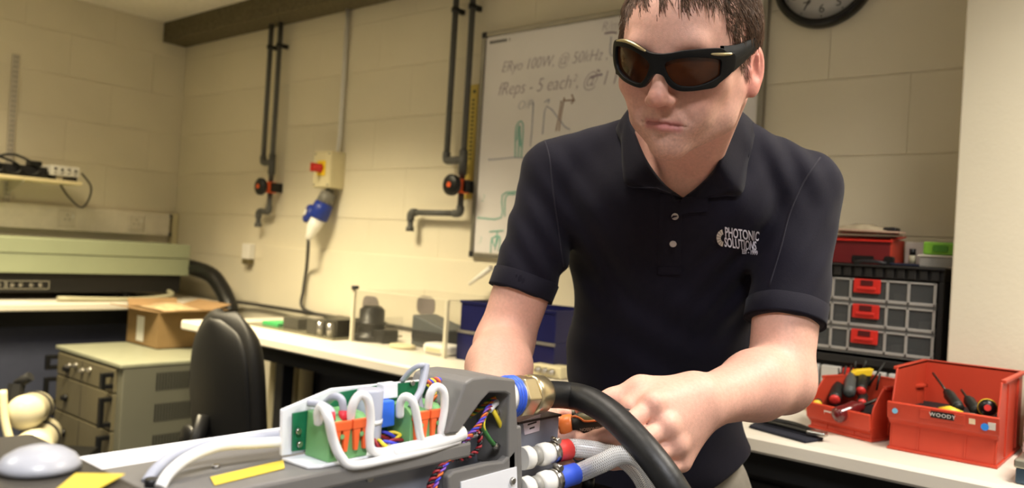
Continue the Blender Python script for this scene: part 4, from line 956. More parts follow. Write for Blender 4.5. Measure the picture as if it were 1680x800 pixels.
MB().lathe([(.004, .007), (.005, .007), (.0052, .0045), (.011, .0045), (.012, .0035)], onX(818, 736, -.572), (1, 0, 0), 12).build('earth_bolt', STEEL, bo)
wire('earth_wire', [onX(803, 668, -.565), onX(794, 685, -.560), onX(793, 702, -.558), onX(803, 720, -.560), onX(812, 730, -.563)], .0026, WG)
MB().tube([onX(810, 728, -.562), onX(815, 733, -.562)], [.0035, .0045], 8).build('ring_lug', STEEL, LD)
wire('earth_wire_stripe', [onX(804.5, 668, -.5635), onX(795.5, 685, -.5585), onX(794.5, 702, -.5565), onX(804, 721, -.5605)], .0013, WY_)
wire('yellow_wire', [onX(806, 668, -.565), onX(815, 684, -.56), onX(823, 701, -.56)], .0026, WY_)
MB().tube([onX(822, 699, -.560), onX(830, 688, -.562)], [.004, .003], 8).build('ring_lug', STEEL, LD)
wire('white_wire', [onX(833, 655, -.575), onX(815, 660, -.565), onX(803, 672, -.562)], .0035, WW)
wire('braid', [onX(832, 672, -.572), onX(822, 678, -.565), onX(812, 676, -.563)], .004, STEEL)
MB().hexa([onX(*q, x) for x in (-.598, -.592) for q in ((520, 828), (570, 815), (520, 792), (574, 800))]).build('lower_plate', TRAYW, LD, bevel=.002)
# cables running off to the front casing
wire('white_cable', [onX(466, 712, -.61), onX(420, 718, -.615), onX(350, 726, -.62), onX(290, 745, -.62), onX(258, 768, -.615), onX(240, 792, -.61)], .0046, CABG)
wire('white_cable', [onX(466, 724, -.605), onX(420, 727, -.605), onX(360, 731, -.605), onX(310, 750, -.60), onX(278, 775, -.595), onX(262, 800, -.59)], .0046, CABW)
MB().lathe([(0, .005), (.006, .005)], onZ(248, 797, 1.006), (0, 0, 1), 14).build('cable_entry', BLACKM, LD)

# grey terminal box beyond the hood, with its printed label
t = thing('junction_box', (-.60, .77, .88), 'blue grey junction box with pink printed label behind the hoses', 'box')
MB().box((-.630, .728, .87), (-.588, .8085, 1.0025)).build('body', GREY2, t, bevel=.002)
MB().box((-.632, .727, 1.0025), (-.586, .8095, 1.005)).build('lid', BLACKM, t)
lb = MB().prism([onX(*q, -.588) for q in ((857, 690), (886, 679), (884, 706), (860, 713))], (.0008, 0, 0)).build('printed_label', mat('pinkish_label', (206, 194, 206), .5), t)
lo = onX(862, 700, -.588); 
pr = MB()
for k, n_ in enumerate((7, 4)):
    for c_ in range(n_): pr.box((-.5872, lo[1] + .003 + .0024 * c_ + .004 * k, lo[2] + .0015 - .005 * k + .0002 * c_), (-.5868, lo[1] + .0048 + .0024 * c_ + .004 * k, lo[2] + .0034 - .005 * k + .0002 * c_))
pr.build('printed_lines', WB, lb, kind='stuff')

# ------------------------------------------------------------------ black umbilical cable with brass gland
BRASS = mat('brass', (204, 188, 150), .28, metal=.9, var=.06)
g0 = V(-.585, .678, 1.038); gx = unit(V(.06, 1, -.03))
t = thing('umbilical_cable', g0, 'thick black umbilical cable with brass gland arching over the hand', 'cable')
MB().lathe([(0, .0205), (.036, .0205)], g0, gx, 28).build('washer', WHITEP, t)
for k in range(3): MB().lathe([(-.0015, .0215), (0, .0238), (.0015, .0215)], g0 + gx * (.022 + .0045 * k), gx, 28, caps=False).build('seal_ring', mat('blue_seal', (60, 100, 220), .4), t)
MB().lathe([(.035, .021), (.036, .0245), (.056, .0245), (.057, .022)], g0, gx, 6, sm=False).build('hex_nut', BRASS, t, bevel=.0015)
MB().lathe([(.056, .0225), (.062, .0235), (.078, .0225), (.084, .0195)], g0, gx, 28).build('gland_cap', BRASS, t)
cpts = [g0 + gx * .075, D(930, 648, .985), D(965, 656, .965), D(1003, 680, .935), D(1040, 716, .905), D(1075, 757, .88), D(1107, 803, .865), D(1140, 865, .86), D(1165, 960, .88), D(1170, 1150, .93)]
MB().tube(spline(cpts, 10), .0163, 18).build('sheath', mat('black_rubber', (26, 26, 26), .45, var=.35, scale=40, stretch=(1, 1, 1), bump=.25, bscale=80), t)

# ------------------------------------------------------------------ clear coolant hoses
def braid_mat():
    m = bpy.data.materials.new('braided_clear_hose'); m.use_nodes = True; nt = m.node_tree; N, L = nt.nodes, nt.links; b = N['Principled BSDF']
    uv = N.new('ShaderNodeUVMap'); uv.uv_map = 'uv'
    outs = []
    for sgn in (1, -1):
        mp = N.new('ShaderNodeMapping'); mp.inputs['Rotation'].default_value = (0, 0, sgn * .3); L.new(uv.outputs[0], mp.inputs[0])
        wv = N.new('ShaderNodeTexWave'); wv.inputs['Scale'].default_value = 17; wv.bands_direction = 'X'; L.new(mp.outputs[0], wv.inputs[0]); outs.append(wv.outputs['Fac'])
    mx = N.new('ShaderNodeMath'); mx.operation = 'MAXIMUM'; L.new(outs[0], mx.inputs[0]); L.new(outs[1], mx.inputs[1])
    cr = N.new('ShaderNodeValToRGB'); cr.color_ramp.elements[0].position = .55; cr.color_ramp.elements[0].color = srgb(168, 168, 166); cr.color_ramp.elements[1].position = .9; cr.color_ramp.elements[1].color = srgb(240, 240, 240)
    L.new(mx.outputs[0], cr.inputs[0]); L.new(cr.outputs[0], b.inputs['Base Color'])
    ar = N.new('ShaderNodeMapRange'); ar.inputs['To Min'].default_value = .5; ar.inputs['To Max'].default_value = 1.0; ar.inputs['From Min'].default_value = .5; L.new(mx.outputs[0], ar.inputs[0]); L.new(ar.outputs[0], b.inputs['Alpha'])
    b.inputs['Roughness'].default_value = .25
    return m
BRAID = braid_mat()
def uv_tube(name, pts, r, n, m, parent):
    P = spline(pts, 12); o = MB().tube(P, r, n, caps=False).build(name, m, parent)
    me = o.data; uvl = me.uv_layers.new(name='uv'); s_ = [0]
    for i in range(1, len(P)): s_.append(s_[-1] + np.linalg.norm(P[i] - P[i - 1]))
    for lp in me.loops:
        i, k = divmod(lp.vertex_index, n); uvl.data[lp.index].uv = (s_[i] * 10, k / n * 2 * math.pi * r * 10)
    return o
def hose(label, a, b, band_m, q, route, r):
    """a to b: axis of the fitting (world), then the hose route"""
    t = thing('coolant_hose', a, label, 'hose', 'coolant hoses on the laser head'); d = unit(b - a); Lh = np.linalg.norm(b - a)
    MB().lathe([(0, r * 1.18), (.011, r * 1.2), (.015, r * .95)], a, d, 22).build('fitting', WHITEP, t)
    MB().lathe([(.015, r * .98), (.024, r * .98)], a, d, 22).build('grey_ring', mat('grey_ring_plastic', (150, 148, 142), .4), t)
    MB().lathe([(.024, r * .95), (.027, r * 1.18), (.036, r * 1.22), (.043, r * 1.05)], a, d, 22).build('collar', WHITEP, t)
    cl = MB().lathe([(.043, r * 1.0), (.043, r * 1.16), (.051, r * 1.16), (.051, r)], a, d, 22, caps=False).build('hose_clamp', STEEL, t)
    MB().lathe([(-.006, .0035), (.006, .0035)], a + d * .047 + V(.003, 0, r * 1.35), unit(np.cross(d, V(0, 0, 1))), 8).build('clamp_screw', STEEL, cl)
    MB().lathe([(.051, r * 1.05), (.052, r * 1.12), (.051 + q, r * 1.12), (.052 + q, r * 1.02)], a, d, 22).build('colour_band', band_m, t)
    e = a + d * (.049 + q)
    uv_tube('braided_tube', [e, e + d * .012] + route, r, 20, BRAID, t)
    return t
ra, rb = D(856, 752, .905), D(940, 735, .955)
hose('clear braided hose with red band below the screwdriver', ra, rb, mat('red_band', (224, 66, 62), .5), .020, [D(980, 739, .955), D(1015, 748, .945), D(1045, 772, .935), D(1064, 812, .925), D(1075, 900, .92), D(1080, 1100, .95)], .0108)
ba, bb_ = D(856, 803, .885), D(945, 776, .93)
hose('clear braided hose with blue band crossing over the red banded one', ba, bb_, mat('blue_band', (58, 92, 214), .5), .026, [D(985, 760, .915), D(1018, 746, .908), D(1046, 750, .90), D(1068, 774, .893), D(1081, 812, .888), D(1090, 900, .88), D(1092, 1100, .9)], .0108)
t = thing('optical_table', (-.85, .48, 0), 'grey aluminium optical table carrying the laser head', 'table')
MB().box((-1.20, -.02, .812), (-.505, .985, .8605)).build('top', mat('dull_aluminium', (120, 118, 114), .4, metal=.5, var=.06), t, bevel=.003)
for x_ in (-1.16, -.60):
    for y_ in (.02, .90): MB().box((x_, y_, 0), (x_ + .05, y_ + .05, .812)).build('leg', DARKM, t, bevel=.003)
c = D(965, 795, 1.0)
t = thing('clamp_block', (c[0], c[1], .861), 'black clamp block on the table below the hoses', 'clamp')
MB().box((c[0] - .05, c[1] - .03, .861), (c[0] + .03, c[1] + .03, c[2] - .004)).build('body', BLACKM, t, bevel=.003)
MB().lathe([(0, .008), (.014, .008)], (c[0] + .0, c[1], c[2] - .004), (0, 0, 1), 14).build('knob', BLACKM, t)

# ------------------------------------------------------------------ the man: implicit surface -> one continuous mesh
def rcone(a, b, r1, r2):
    a, b = np.asarray(a, float), np.asarray(b, float); ba = b - a; l2 = float(ba @ ba); rr = float(r1 - r2); a2 = l2 - rr * rr; il2 = 1 / l2
    a, ba = a.astype(np.float32), ba.astype(np.float32); r1, r2, l2, a2, il2 = map(float, (r1, r2, l2, a2, il2)); sr = float(np.sign(rr))
    def f(p):
        pa = p - a; y = pa @ ba; z = y - l2
        t = pa * np.float32(l2) - y[:, None] * ba; x2 = np.einsum('ij,ij->i', t, t); y2 = y * y * l2; z2 = z * z * l2
        k = sr * rr * rr * x2
        d1 = np.sqrt(x2 + z2) * il2 - r2; d2 = np.sqrt(x2 + y2) * il2 - r1; d3 = (np.sqrt(x2 * a2 * il2) + y * rr) * il2 - r1
        return np.where(np.sign(z) * a2 * z2 > k, d1, np.where(np.sign(y) * a2 * y2 < k, d2, d3))
    return f
def ell(c, R, rad):
    c = np.asarray(c, np.float32); R = np.asarray(R, np.float32); rad = np.asarray(rad, np.float32)
    def f(p):
        q = ((p - c) @ R.T) / rad; k0 = np.sqrt(np.einsum('ij,ij->i', q, q)); q = q / rad; k1 = np.sqrt(np.einsum('ij,ij->i', q, q))
        return k0 * (k0 - 1) / np.maximum(k1, 1e-9)
    return f
def smin(a, b, k):
    h = np.clip(.5 + .5 * (b - a) / k, 0, 1); return b + (a - b) * h - k * h * (1 - h)
def smax(a, b, k): return -smin(-a, -b, k)
class Group:
    """primitives blended one after the other, evaluated only near their box"""
    def __init__(s, lo, hi): s.lo, s.hi, s.ops = np.array(lo), np.array(hi), []
    def add(s, f, k=.01): s.ops.append((f, k, 0)); return s
    def cut(s, f, k=.005): s.ops.append((f, k, 1)); return s
    def __call__(s, p):
        out = np.full(len(p), .2, np.float32); m = ((p > s.lo) & (p < s.hi)).all(1)
        if m.any():
            q = p[m]; d = None
            for f, k, c in s.ops:
                v = f(q); d = v if d is None else (smax(d, -v, k) if c else smin(d, v, k))
            out[m] = d
        return out
def chunks(f, p, n=250000):
    return np.concatenate([f(p[i:i + n].astype(np.float32)) for i in range(0, len(p), n)]) if len(p) else np.zeros(0)
def surface(f, lo, hi, h):
    lo = np.array(lo, float); hi = np.array(hi, float); B = 8
    nb = np.ceil((hi - lo) / (h * B)).astype(int)
    I = np.stack(np.meshgrid(*[np.arange(n) for n in nb], indexing='ij'), -1).reshape(-1, 3)
    dc = chunks(f, lo + (I + .5) * h * B)
    I = I[np.abs(dc) < B * h * .87 * 1.3 + .005]
    o = np.stack(np.meshgrid(*[np.arange(B + 1)] * 3, indexing='ij'), -1).reshape(-1, 3)
    G = (I[:, None, :] * B + o[None])
    val = chunks(f, (lo + G.reshape(-1, 3) * h)).reshape(len(I), B + 1, B + 1, B + 1)
    NG = nb * B + 2
    lin = lambda g: (g[..., 0] * NG[1] + g[..., 1]) * NG[2] + g[..., 2]
    ins = val < 0
    cnt = np.zeros((len(I), B, B, B), int)
    corners = [(a, b, c) for a in (0, 1) for b in (0, 1) for c in (0, 1)]
    for a, b, c in corners: cnt += ins[:, a:a + B, b:b + B, c:c + B]
    act = np.argwhere((cnt > 0) & (cnt < 8))
    bi, ci = act[:, 0], act[:, 1:]
    cv = np.stack([val[bi, ci[:, 0] + a, ci[:, 1] + b, ci[:, 2] + c] for a, b, c in corners], 1)
    acc = np.zeros((len(act), 3)); n = np.zeros(len(act))
    cr = np.array(corners, float)
    for i in range(8):
        for j in range(i + 1, 8):
            if np.abs(cr[i] - cr[j]).sum() != 1: continue
            m = (cv[:, i] < 0) != (cv[:, j] < 0)
            t = cv[m, i] / (cv[m, i] - cv[m, j]); acc[m] += cr[i] + t[:, None] * (cr[j] - cr[i]); n[m] += 1
    gc = I[bi] * B + ci; vert = lo + (gc + acc / n[:, None]) * h
    ids = lin(gc); order = np.argsort(ids); sid = ids[order]
    def look(g):
        l = lin(g); k = np.clip(np.searchsorted(sid, l), 0, len(sid) - 1); return np.where(sid[k] == l, order[k], -1)
    faces = []
    for ax in range(3):
        sl0 = [slice(0, B)] * 3; sl1 = list(sl0); sl1[ax] = slice(1, B + 1)
        a = ins[(slice(None), *sl0)]; b = ins[(slice(None), *sl1)]
        e = np.argwhere(a != b); g = I[e[:, 0]] * B + e[:, 1:]
        fl = a[e[:, 0], e[:, 1], e[:, 2], e[:, 3]]
        u_, v_ = [(1, 2), (2, 0), (0, 1)][ax]
        q = []
        for du, dv in ((-1, -1), (0, -1), (0, 0), (-1, 0)):
            gg = g.copy(); gg[:, u_] += du; gg[:, v_] += dv; q.append(look(gg))
        q = np.stack(q, 1); ok = (q >= 0).all(1); q = q[ok]; fl = fl[ok]
        q[~fl] = q[~fl][:, ::-1]; faces.append(q)
    return vert, np.concatenate(faces)
def mesh_object(name, vert, faces, m, parent=None, loc=(0, 0, 0), smooth=True):
    org = V(*loc) if parent is None else None
    if parent is not None:
        org = V(0, 0, 0); q = parent
        while q is not None: org = org + V(*q.location); q = q.parent
    me = bpy.data.meshes.new(name); vv = vert - org
    me.vertices.add(len(vv)); me.vertices.foreach_set('co', vv.ravel())
    me.loops.add(faces.size); me.loops.foreach_set('vertex_index', faces.ravel())
    me.polygons.add(len(faces)); me.polygons.foreach_set('loop_start', np.arange(0, faces.size, 4)); me.polygons.foreach_set('loop_total', np.full(len(faces), 4))
    me.update(); me.validate(); me.polygons.foreach_set('use_smooth', [smooth] * len(me.polygons)); me.materials.append(m)
    o = bpy.data.objects.new(name, me); COL.objects.link(o)
    if parent is not None: o.parent = parent
    else: o.location = tuple(org)
    return o

# head frame: x to his left, y up, z out of the face
HC = V(-.517, .946, 1.461)
HM = np.array([[.981, .187, -.044], [.091, -.255, .963], [.169, -.949, -.267]])
HM[0] = unit(HM[0]); HM[1] = unit(HM[1] - (HM[1] @ HM[0]) * HM[0]); HM[2] = np.cross(HM[0], HM[1])
def hd(x, y, z): return HC + np.array([x, y, z], float) @ HM
I3 = np.eye(3)
class Local:
    def __init__(s, f): s.f = f
    def __call__(s, p): return s.f((p - HC.astype(np.float32)) @ HM.T.astype(np.float32))
def head_local():
    G = Group((-.2, -.25, -.2), (.2, .2, .2)); A = G.add
    A(ell((0, .034, -.014), I3, (.0765, .088, .100)))
    A(ell((0, .028, .018), I3, (.068, .075, .078)), .03)
    A(ell((0, -.030, .030), I3, (.062, .080, .058)), .03)
    for s in (-1, 1):
        A(rcone((s * .058, -.040, .0), (s * .050, -.070, .020), .018, .015), .03)      # jaw angle
        A(rcone((s * .050, -.070, .020), (s * .012, -.101, .069), .014, .013), .020)   # jaw line
        A(ell((s * .046, -.024, .058), I3, (.024, .020, .022)), .02)                   # cheekbone
        A(ell((s * .030, -.055, .068), I3, (.022, .026, .020)), .02)                   # cheek
    A(ell((0, -.100, .071), I3, (.018, .018, .018)), .014)                               # chin
    A(ell((0, -.070, .072), I3, (.032, .026, .022)), .018)                               # muzzle
    A(rcone((-.034, .022, .080), (.034, .022, .080), .013, .013), .015)                  # brow
    for s in (-1, 1):
        G.cut(ell((s * .034, .001, .100), I3, (.018, .012, .016)), .014)
        A(ell((s * .033, .000, .078), I3, (.0135, .0115, .0115)), .006)
    A(rcone((0, .008, .088), (0, -.034, .110), .0090, .0098), .014)                      # nose
    A(ell((0, -.0400, .1115), I3, (.0112, .0098, .0108)), .010)
    for s in (-1, 1):
        A(ell((s * .0125, -.0432, .0995), I3, (.0080, .0076, .0105)), .0065)
        G.cut(ell((s * .0065, -.0510, .1035), I3, (.0042, .0034, .0050)), .002)
        G.cut(rcone((s * .020, -.046, .0965), (s * .033, -.068, .0905), .002, .002), .008)
    # lips along a slightly tilted mouth line
    ml = lambda x: -.0722 - .105 * x + (.0012 if abs(x) < .008 else 0)
    for s in (-1, 1):
        A(rcone((0, ml(0) + .0044, .0952), (s * .025, ml(s * .025) + .0012, .0842), .0036, .0020), .003)
        A(rcone((0, ml(0) - .0056, .0950), (s * .021, ml(s * .021) - .0034, .0858), .0050, .0030), .004)
    xs_ = np.linspace(-.029, .029, 13); pts = []
    for x in xs_:
        z = np.linspace(.115, .06, 400); d = G(np.stack([np.full(400, x), np.full(400, ml(x)), z], 1)); k = int(np.argmax(d < 0))
        pts.append((x, ml(x), z[k] - .0012))
    slit = [rcone(pts[i], pts[i + 1], .0020 if 1 < i < 10 else .0015, .0020 if 1 < i < 10 else .0013) for i in range(12)]
    G.cut(lambda p: np.min(np.stack([f(p) for f in slit]), 0), .0008)
    G.cut(ell((0, -.0885, .0985), I3, (.014, .0035, .0045)), .008)
    for s in (-1, 1):                                                                    # ears
        a = math.radians(24) * s; c, n = math.cos(a), math.sin(a)
        Re = np.array([[c, 0, n], [0, 1, 0], [-n, 0, c]]) @ np.array([[1, 0, 0], [0, .97, -.22], [0, .22, .97]])
        e0 = V(s * .0815, -.012, -.016)
        A(ell(e0, Re, (.0075, .0315, .0190)), .006)
        G.cut(ell(e0 + V(s * .0085, .002, .003), Re, (.0078, .0220, .0115)), .0025)
        A(ell(e0 + V(s * .000, -.024, .006), Re, (.0060, .0115, .0100)), .006)
        A(ell(e0 + V(s * -.0035, -.003, .015), Re, (.0050, .0065, .0045)), .004)
        A(rcone(e0 + V(s * .004, .016, .000), e0 + V(s * .003, -.006, -.006), .0028, .0028), .003)
    return G
HEAD = Local(head_local())

# body landmarks
NECK = D(1130, 262, 1.235)
SHR, SHL = D(918, 292, 1.315), D(1310, 316, 1.245)
ELR, WRR = D(826, 566, 1.275), V(-.695, .800, .985)
ELL_, WRL = D(1279, 619, 1.150), D(1152, 660, 1.035)
PEL = D(1080, 800, 1.475)
TA = unit(NECK - PEL); TL = unit(SHL - SHR); TL = unit(TL - (TL @ TA) * TA); TN = np.cross(TL, TA); TN = TN if TN @ FW < 0 else -TN
TR = np.array([TL, TA, TN])
def torso(gap):
    G = Group((-1.15, .7, .55), (-.15, 1.7, 1.62)); A = G.add
    A(ell(D(1106, 400, 1.335), TR, (.168 + gap, .185 + gap, .108 + gap)))
    A(ell(D(1078, 590, 1.405), TR, (.150 + gap, .170 + gap, .104 + gap)), .06)
    A(ell(D(1080, 760, 1.455), TR, (.160 + gap, .130 + gap, .110 + gap)), .06)
    A(rcone(D(1050, 322, 1.238), D(1190, 328, 1.222), .060 + gap, .060 + gap), .05)
    for s, S in ((-1, SHR), (1, SHL)):
        A(rcone(NECK + TL * s * .035 + TA * .022 - TN * .015, S + TA * .004, .047 + gap, .050 + gap), .03)
        A(ell(D(1100 + s * 85, 345, 1.262), TR, (.075 + gap, .060 + gap, .045 + gap)), .05)
    return G
def limbs():
    G = Group((-1.15, .6, .85), (-.15, 1.5, 1.5)); A = G.add
    A(rcone(SHR, ELR, .052, .043)); A(rcone(ELR, ELR * .65 + WRR * .35, .044, .046), .02); A(rcone(ELR * .65 + WRR * .35, WRR, .046, .028), .02)
    A(rcone(SHL, ELL_, .054, .044), .01); A(rcone(ELL_, ELL_ * .68 + WRL * .32, .045, .046), .02); A(rcone(ELL_ * .68 + WRL * .32, WRL, .045, .030), .02)
    A(ell(ELL_ + V(.006, .006, -.010), I3, (.035, .035, .035)), .02)
    return G
def chain(G, pts, rad, k=.004):
    for i in range(len(pts) - 1): G.add(rcone(pts[i], pts[i + 1], rad[i], rad[i + 1]), k)
def hand_left():
    G = Group(np.minimum(D(900, 800, .9), WRL) - .14, np.maximum(D(1150, 600, 1.06), WRL) + .14)
    mcp = [D(1072, 664, .988), D(1094, 700, .980), D(1108, 730, .988), D(1117, 756, 1.004)]
    base = [D(1140, 640, 1.030), D(1143, 655, 1.026), D(1145, 670, 1.028), D(1146, 684, 1.034)]
    G.add(rcone(WRL + (WRL - ELL_) * -.10, WRL, .031, .028))
    for i in range(4): G.add(rcone(base[i], mcp[i], .0215 if i < 3 else .019, .0165 - .0008 * i), .022)
    for m in mcp[:3]: G.add(ell(m - FW * .006 + UP * .004, I3, (.0125, .0125, .0125)), .008)     # knuckles
    chain(G, [mcp[0], D(1013, 708, .958), D(978, 719, .972), D(953, 724, .985)], [.0125, .0110, .0098, .0085])
    chain(G, [mcp[1], D(1030, 732, .950), D(990, 738, .962), D(966, 742, .975)], [.0128, .0110, .0098, .0088])
    chain(G, [mcp[2], D(1048, 756, .952), D(1006, 757, .962), D(985, 760, .975)], [.0122, .0104, .0094, .0084])
    chain(G, [mcp[3], D(1088, 772, .975), D(1064, 768, .985), D(1050, 766, .995)], [.0110, .0094, .0084, .0075])
    chain(G, [D(1125, 648, 1.045), D(1052, 642, 1.03)], [.024, .0205], .018)                      # thumb ball
    chain(G, [D(1052, 642, 1.03), D(1005, 655, 1.032), D(975, 664, 1.03), D(955, 669, 1.025)], [.0190, .0135, .0115, .0100], .008)
    G.add(ell(D(1064, 693, .992), I3, (.011, .011, .011)), .008)
    G.add(rcone(D(1090, 655, 1.02), D(1035, 668, 1.005), .020, .012), .015)                       # web
    return G
def hand_right():
    G = Group((-.86, .66, .86), (-.50, .95, 1.12))
    kn = [V(-.664, .792, 1.012), V(-.664, .800, .990), V(-.668, .806, .968), V(-.676, .812, .948)]
    for i in range(4): G.add(rcone(WRR + V(0, 0, .012 - .010 * i), kn[i], .022, .0145), .015)
    G.add(rcone(WRR * 1.1 - ELR * .1, WRR, .027, .026), .015)
    chain(G, [kn[0], V(-.632, .838, 1.000), D(925, 717, 1.010), D(947, 715, .998)], [.0115, .0105, .0096, .0086])
    chain(G, [kn[1], V(-.628, .848, .970), V(-.600, .862, .952), V(-.590, .858, .948)], [.0115, .0100, .009, .008])
    chain(G, [kn[2], V(-.635, .850, .945), V(-.608, .860, .930), V(-.598, .856, .928)], [.011, .0098, .009, .008])
    chain(G, [kn[3], V(-.648, .845, .925), V(-.625, .850, .912), V(-.618, .846, .910)], [.0100, .0088, .008, .007])
    chain(G, [WRR + V(.0, .0, .02), V(-.668, .815, 1.020), D(905, 676, 1.06), D(927, 677, 1.05)], [.020, .0150, .0105, .0088], .008)
    return G
def neck():
    G = Group((-.75, .75, 1.15), (-.3, 1.35, 1.6))
    G.add(rcone(hd(0, -.045, -.030), NECK + TN * .002 + TA * .0, .052, .057))
    for s in (-1, 1): G.add(rcone(hd(s * .055, -.05, -.03), NECK + TL * s * .016 + TN * .052 - TA * .03, .016, .012), .02)   # neck muscles
    return G
def core():
    G = Group((-1.15, .7, .55), (-.15, 1.7, 1.62)); A = G.add
    A(rcone(D(1050, 322, 1.244), D(1190, 328, 1.228), .060, .060))
    A(rcone(D(1115, 340, 1.27), PEL, .060, .050), .04)
    for s, S in ((-1, SHR), (1, SHL)): A(rcone(NECK + TL * s * .035 + TA * .010 - TN * .015, S, .040, .042), .03)
    return G
gT, gL, gHL, gHR, gN = core(), limbs(), hand_left(), hand_right(), neck()
def body(p):
    d = smin(gT(p), gN(p), .025); d = smin(d, HEAD(p), .014); d = smin(d, gL(p), .02)
    d = smin(d, gHL(p), .010); d = smin(d, gHR(p), .010)
    return d
BLO, BHI = (-1.10, .66, .80), (-.22, 1.66, 1.60)
vb, fb = surface(body, BLO, BHI, .0021)
# skin colour by place: stubble, lips, ears, cheeks
q = (vb - HC) @ HM.T
base = np.array(srgb(222, 171, 152)[:3]); c = np.tile(base, (len(vb), 1))
def mixc(c, w, col): return c * (1 - w[:, None]) + np.array(srgb(*col)[:3]) * w[:, None]
def sm(x, a, b): t = np.clip((x - a) / (b - a), 0, 1); return t * t * (3 - 2 * t)
inhead = ((np.abs(q[:, 0]) < .12) & (q[:, 1] > -.16) & (q[:, 1] < .16) & (np.abs(q[:, 2]) < .15)).astype(float)
c = mixc(c, inhead * .55 * np.exp(-(((np.abs(q[:, 0]) - .045) / .025) ** 2 + ((q[:, 1] + .03) / .025) ** 2)), (206, 136, 118))
nz = np.array([mnoise.noise(Vector(p * 400)) for p in vb[inhead > 0]]) if True else 0
spk = np.zeros(len(vb)); spk[inhead > 0] = nz
st = inhead * sm(-q[:, 1], .045, .075) * sm(q[:, 2], -.005, .03) * (1 - sm(-q[:, 1], .118, .135))
lipm = inhead * np.exp(-((q[:, 1] + .0732 + .105 * q[:, 0]) / .0072) ** 4) * (1 - sm(np.abs(q[:, 0]), .020, .027)) * (q[:, 2] > .078)
c = mixc(c, np.clip(st * (.20 + .26 * spk), 0, .6) * (1 - lipm), (124, 104, 92))
c = mixc(c, np.clip(lipm, 0, 1) * .75, (176, 98, 100))
earm = inhead * sm(np.abs(q[:, 0]), .074, .082) * (np.abs(q[:, 1] + .012) < .05) * (q[:, 2] < .02)
c = mixc(c, earm * .55, (212, 118, 106))
c = mixc(c, inhead * .45 * np.exp(-(q[:, 0] / .016) ** 2 - ((q[:, 1] + .04) / .014) ** 2) * (q[:, 2] > .09), (208, 128, 112))
SKIN = mat('skin', (222, 172, 148), .52, var=.07, scale=220, bump=.14, bscale=700, sss=.12, attr='tint')
man = mesh_object('person', vb, fb, SKIN, None, (PEL[0], PEL[1], 0))
ca = man.data.color_attributes.new('tint', 'FLOAT_COLOR', 'POINT'); ca.data.foreach_set('color', np.concatenate([c, np.ones((len(c), 1))], 1).ravel().astype(np.float32))
man['label'] = 'man in navy polo shirt and dark safety glasses leaning over the laser head'; man['category'] = 'person'

# ------------------------------------------------------------------ polo shirt
HEMR, HEML = SHR * .30 + ELR * .70, SHL * .28 + ELL_ * .72
UR, UL = unit(ELR - SHR), unit(ELL_ - SHL)
gS = torso(.008)
def slR(p): return rcone(SHR, HEMR + UR * .03, .060, .050)(p)
def slL(p): return rcone(SHL, HEML + UL * .03, .062, .054)(p)
NECKCUT = rcone(NECK + TN * .016 - TA * .004, NECK + TN * .03 + TA * .16, .060, .085)
VP_ = D(1120, 327, 1.155)
def vneck(p):
    a = np.abs((p - VP_) @ RT); b = (p - VP_) @ UP
    return np.maximum(np.maximum((a - 1.3 * b) / 1.64, a - .058), (p - VP_) @ FW - .10)
HEMP = D(1200, 764, 1.40)
fold_dirs = []
def folds(p):
    d = np.zeros(len(p))
    a = (p - D(918, 400, 1.28)); w = np.exp(-(a * a).sum(1) / .012)
    d += w * .0035 * np.sin((p @ unit(UP * .55 + RT * .85)) * 170)
    a = (p - D(1238, 430, 1.25)); w = np.exp(-(a * a).sum(1) / .012)
    d += w * .0035 * np.sin((p @ unit(UP * .6 - RT * .8)) * 170)
    a = (p - D(1085, 600, 1.30)); w = np.exp(-(a * a).sum(1) / .030)
    d += w * .0028 * np.sin((p @ unit(UP + RT * .25)) * 90 + 2 * np.sin((p @ RT) * 22))
    a = (p - D(1290, 260, 1.2)); w = np.exp(-(a * a).sum(1) / .004)
    d += w * .003 * np.sin((p @ unit(UP * .35 + RT)) * 150)
    return d + .0012 * np.sin((p @ unit(V(1, .4, .3))) * 60) * np.sin((p @ unit(V(-.3, .2, 1))) * 45)
def sleeves(p):
    a = smax(slR(p), (p - HEMR) @ UR, .004); b = smax(slL(p), (p - HEML) @ UL, .004); return np.minimum(a, b)
def shirt_raw(p): return smin(gS(p), sleeves(p), .022) + folds(p)
def shirt(p):
    d = shirt_raw(p)
    d = smax(d, -NECKCUT(p), .006); d = smax(d, -vneck(p), .003)
    hem = (p - HEMP) @ unit(-UP * 1.0 + RT * .62 - FW * .1)
    d = smax(d, np.minimum(hem, (p - D(1080, 815, 1.4)) @ -UP + .5), .006)
    return d
vs_, fs_ = surface(shirt, (-1.12, .72, .74), (-.2, 1.68, 1.62), .0036)
def cloth_mat(name, rgb):
    m = mat(name, rgb, .82, var=.12, scale=10, spec=.25)
    nt = m.node_tree; N, L = nt.nodes, nt.links; b = N['Principled BSDF']
    b.inputs['Sheen Weight'].default_value = .05; b.inputs['Sheen Roughness'].default_value = .5
    tc = N.new('ShaderNodeTexCoord'); vz = N.new('ShaderNodeTexVoronoi'); vz.inputs['Scale'].default_value = 700; L.new(tc.outputs['Object'], vz.inputs['Vector'])
    bp = N.new('ShaderNodeBump'); bp.inputs['Strength'].default_value = .2; bp.inputs['Distance'].default_value = .0006; L.new(vz.outputs['Distance'], bp.inputs['Height']); L.new(bp.outputs[0], b.inputs['Normal'])
    return m
NAVYC = cloth_mat('navy_pique_cotton', (19, 17, 31))
polo = mesh_object('polo_shirt', vs_, fs_, NAVYC, man)
polo['label'] = 'dark navy short sleeved polo shirt'
BV = BVHTree.FromPolygons([Vector(v) for v in vs_], [tuple(f) for f in fs_])
BB = BVHTree.FromPolygons([Vector(v) for v in vb], [tuple(f) for f in fb])
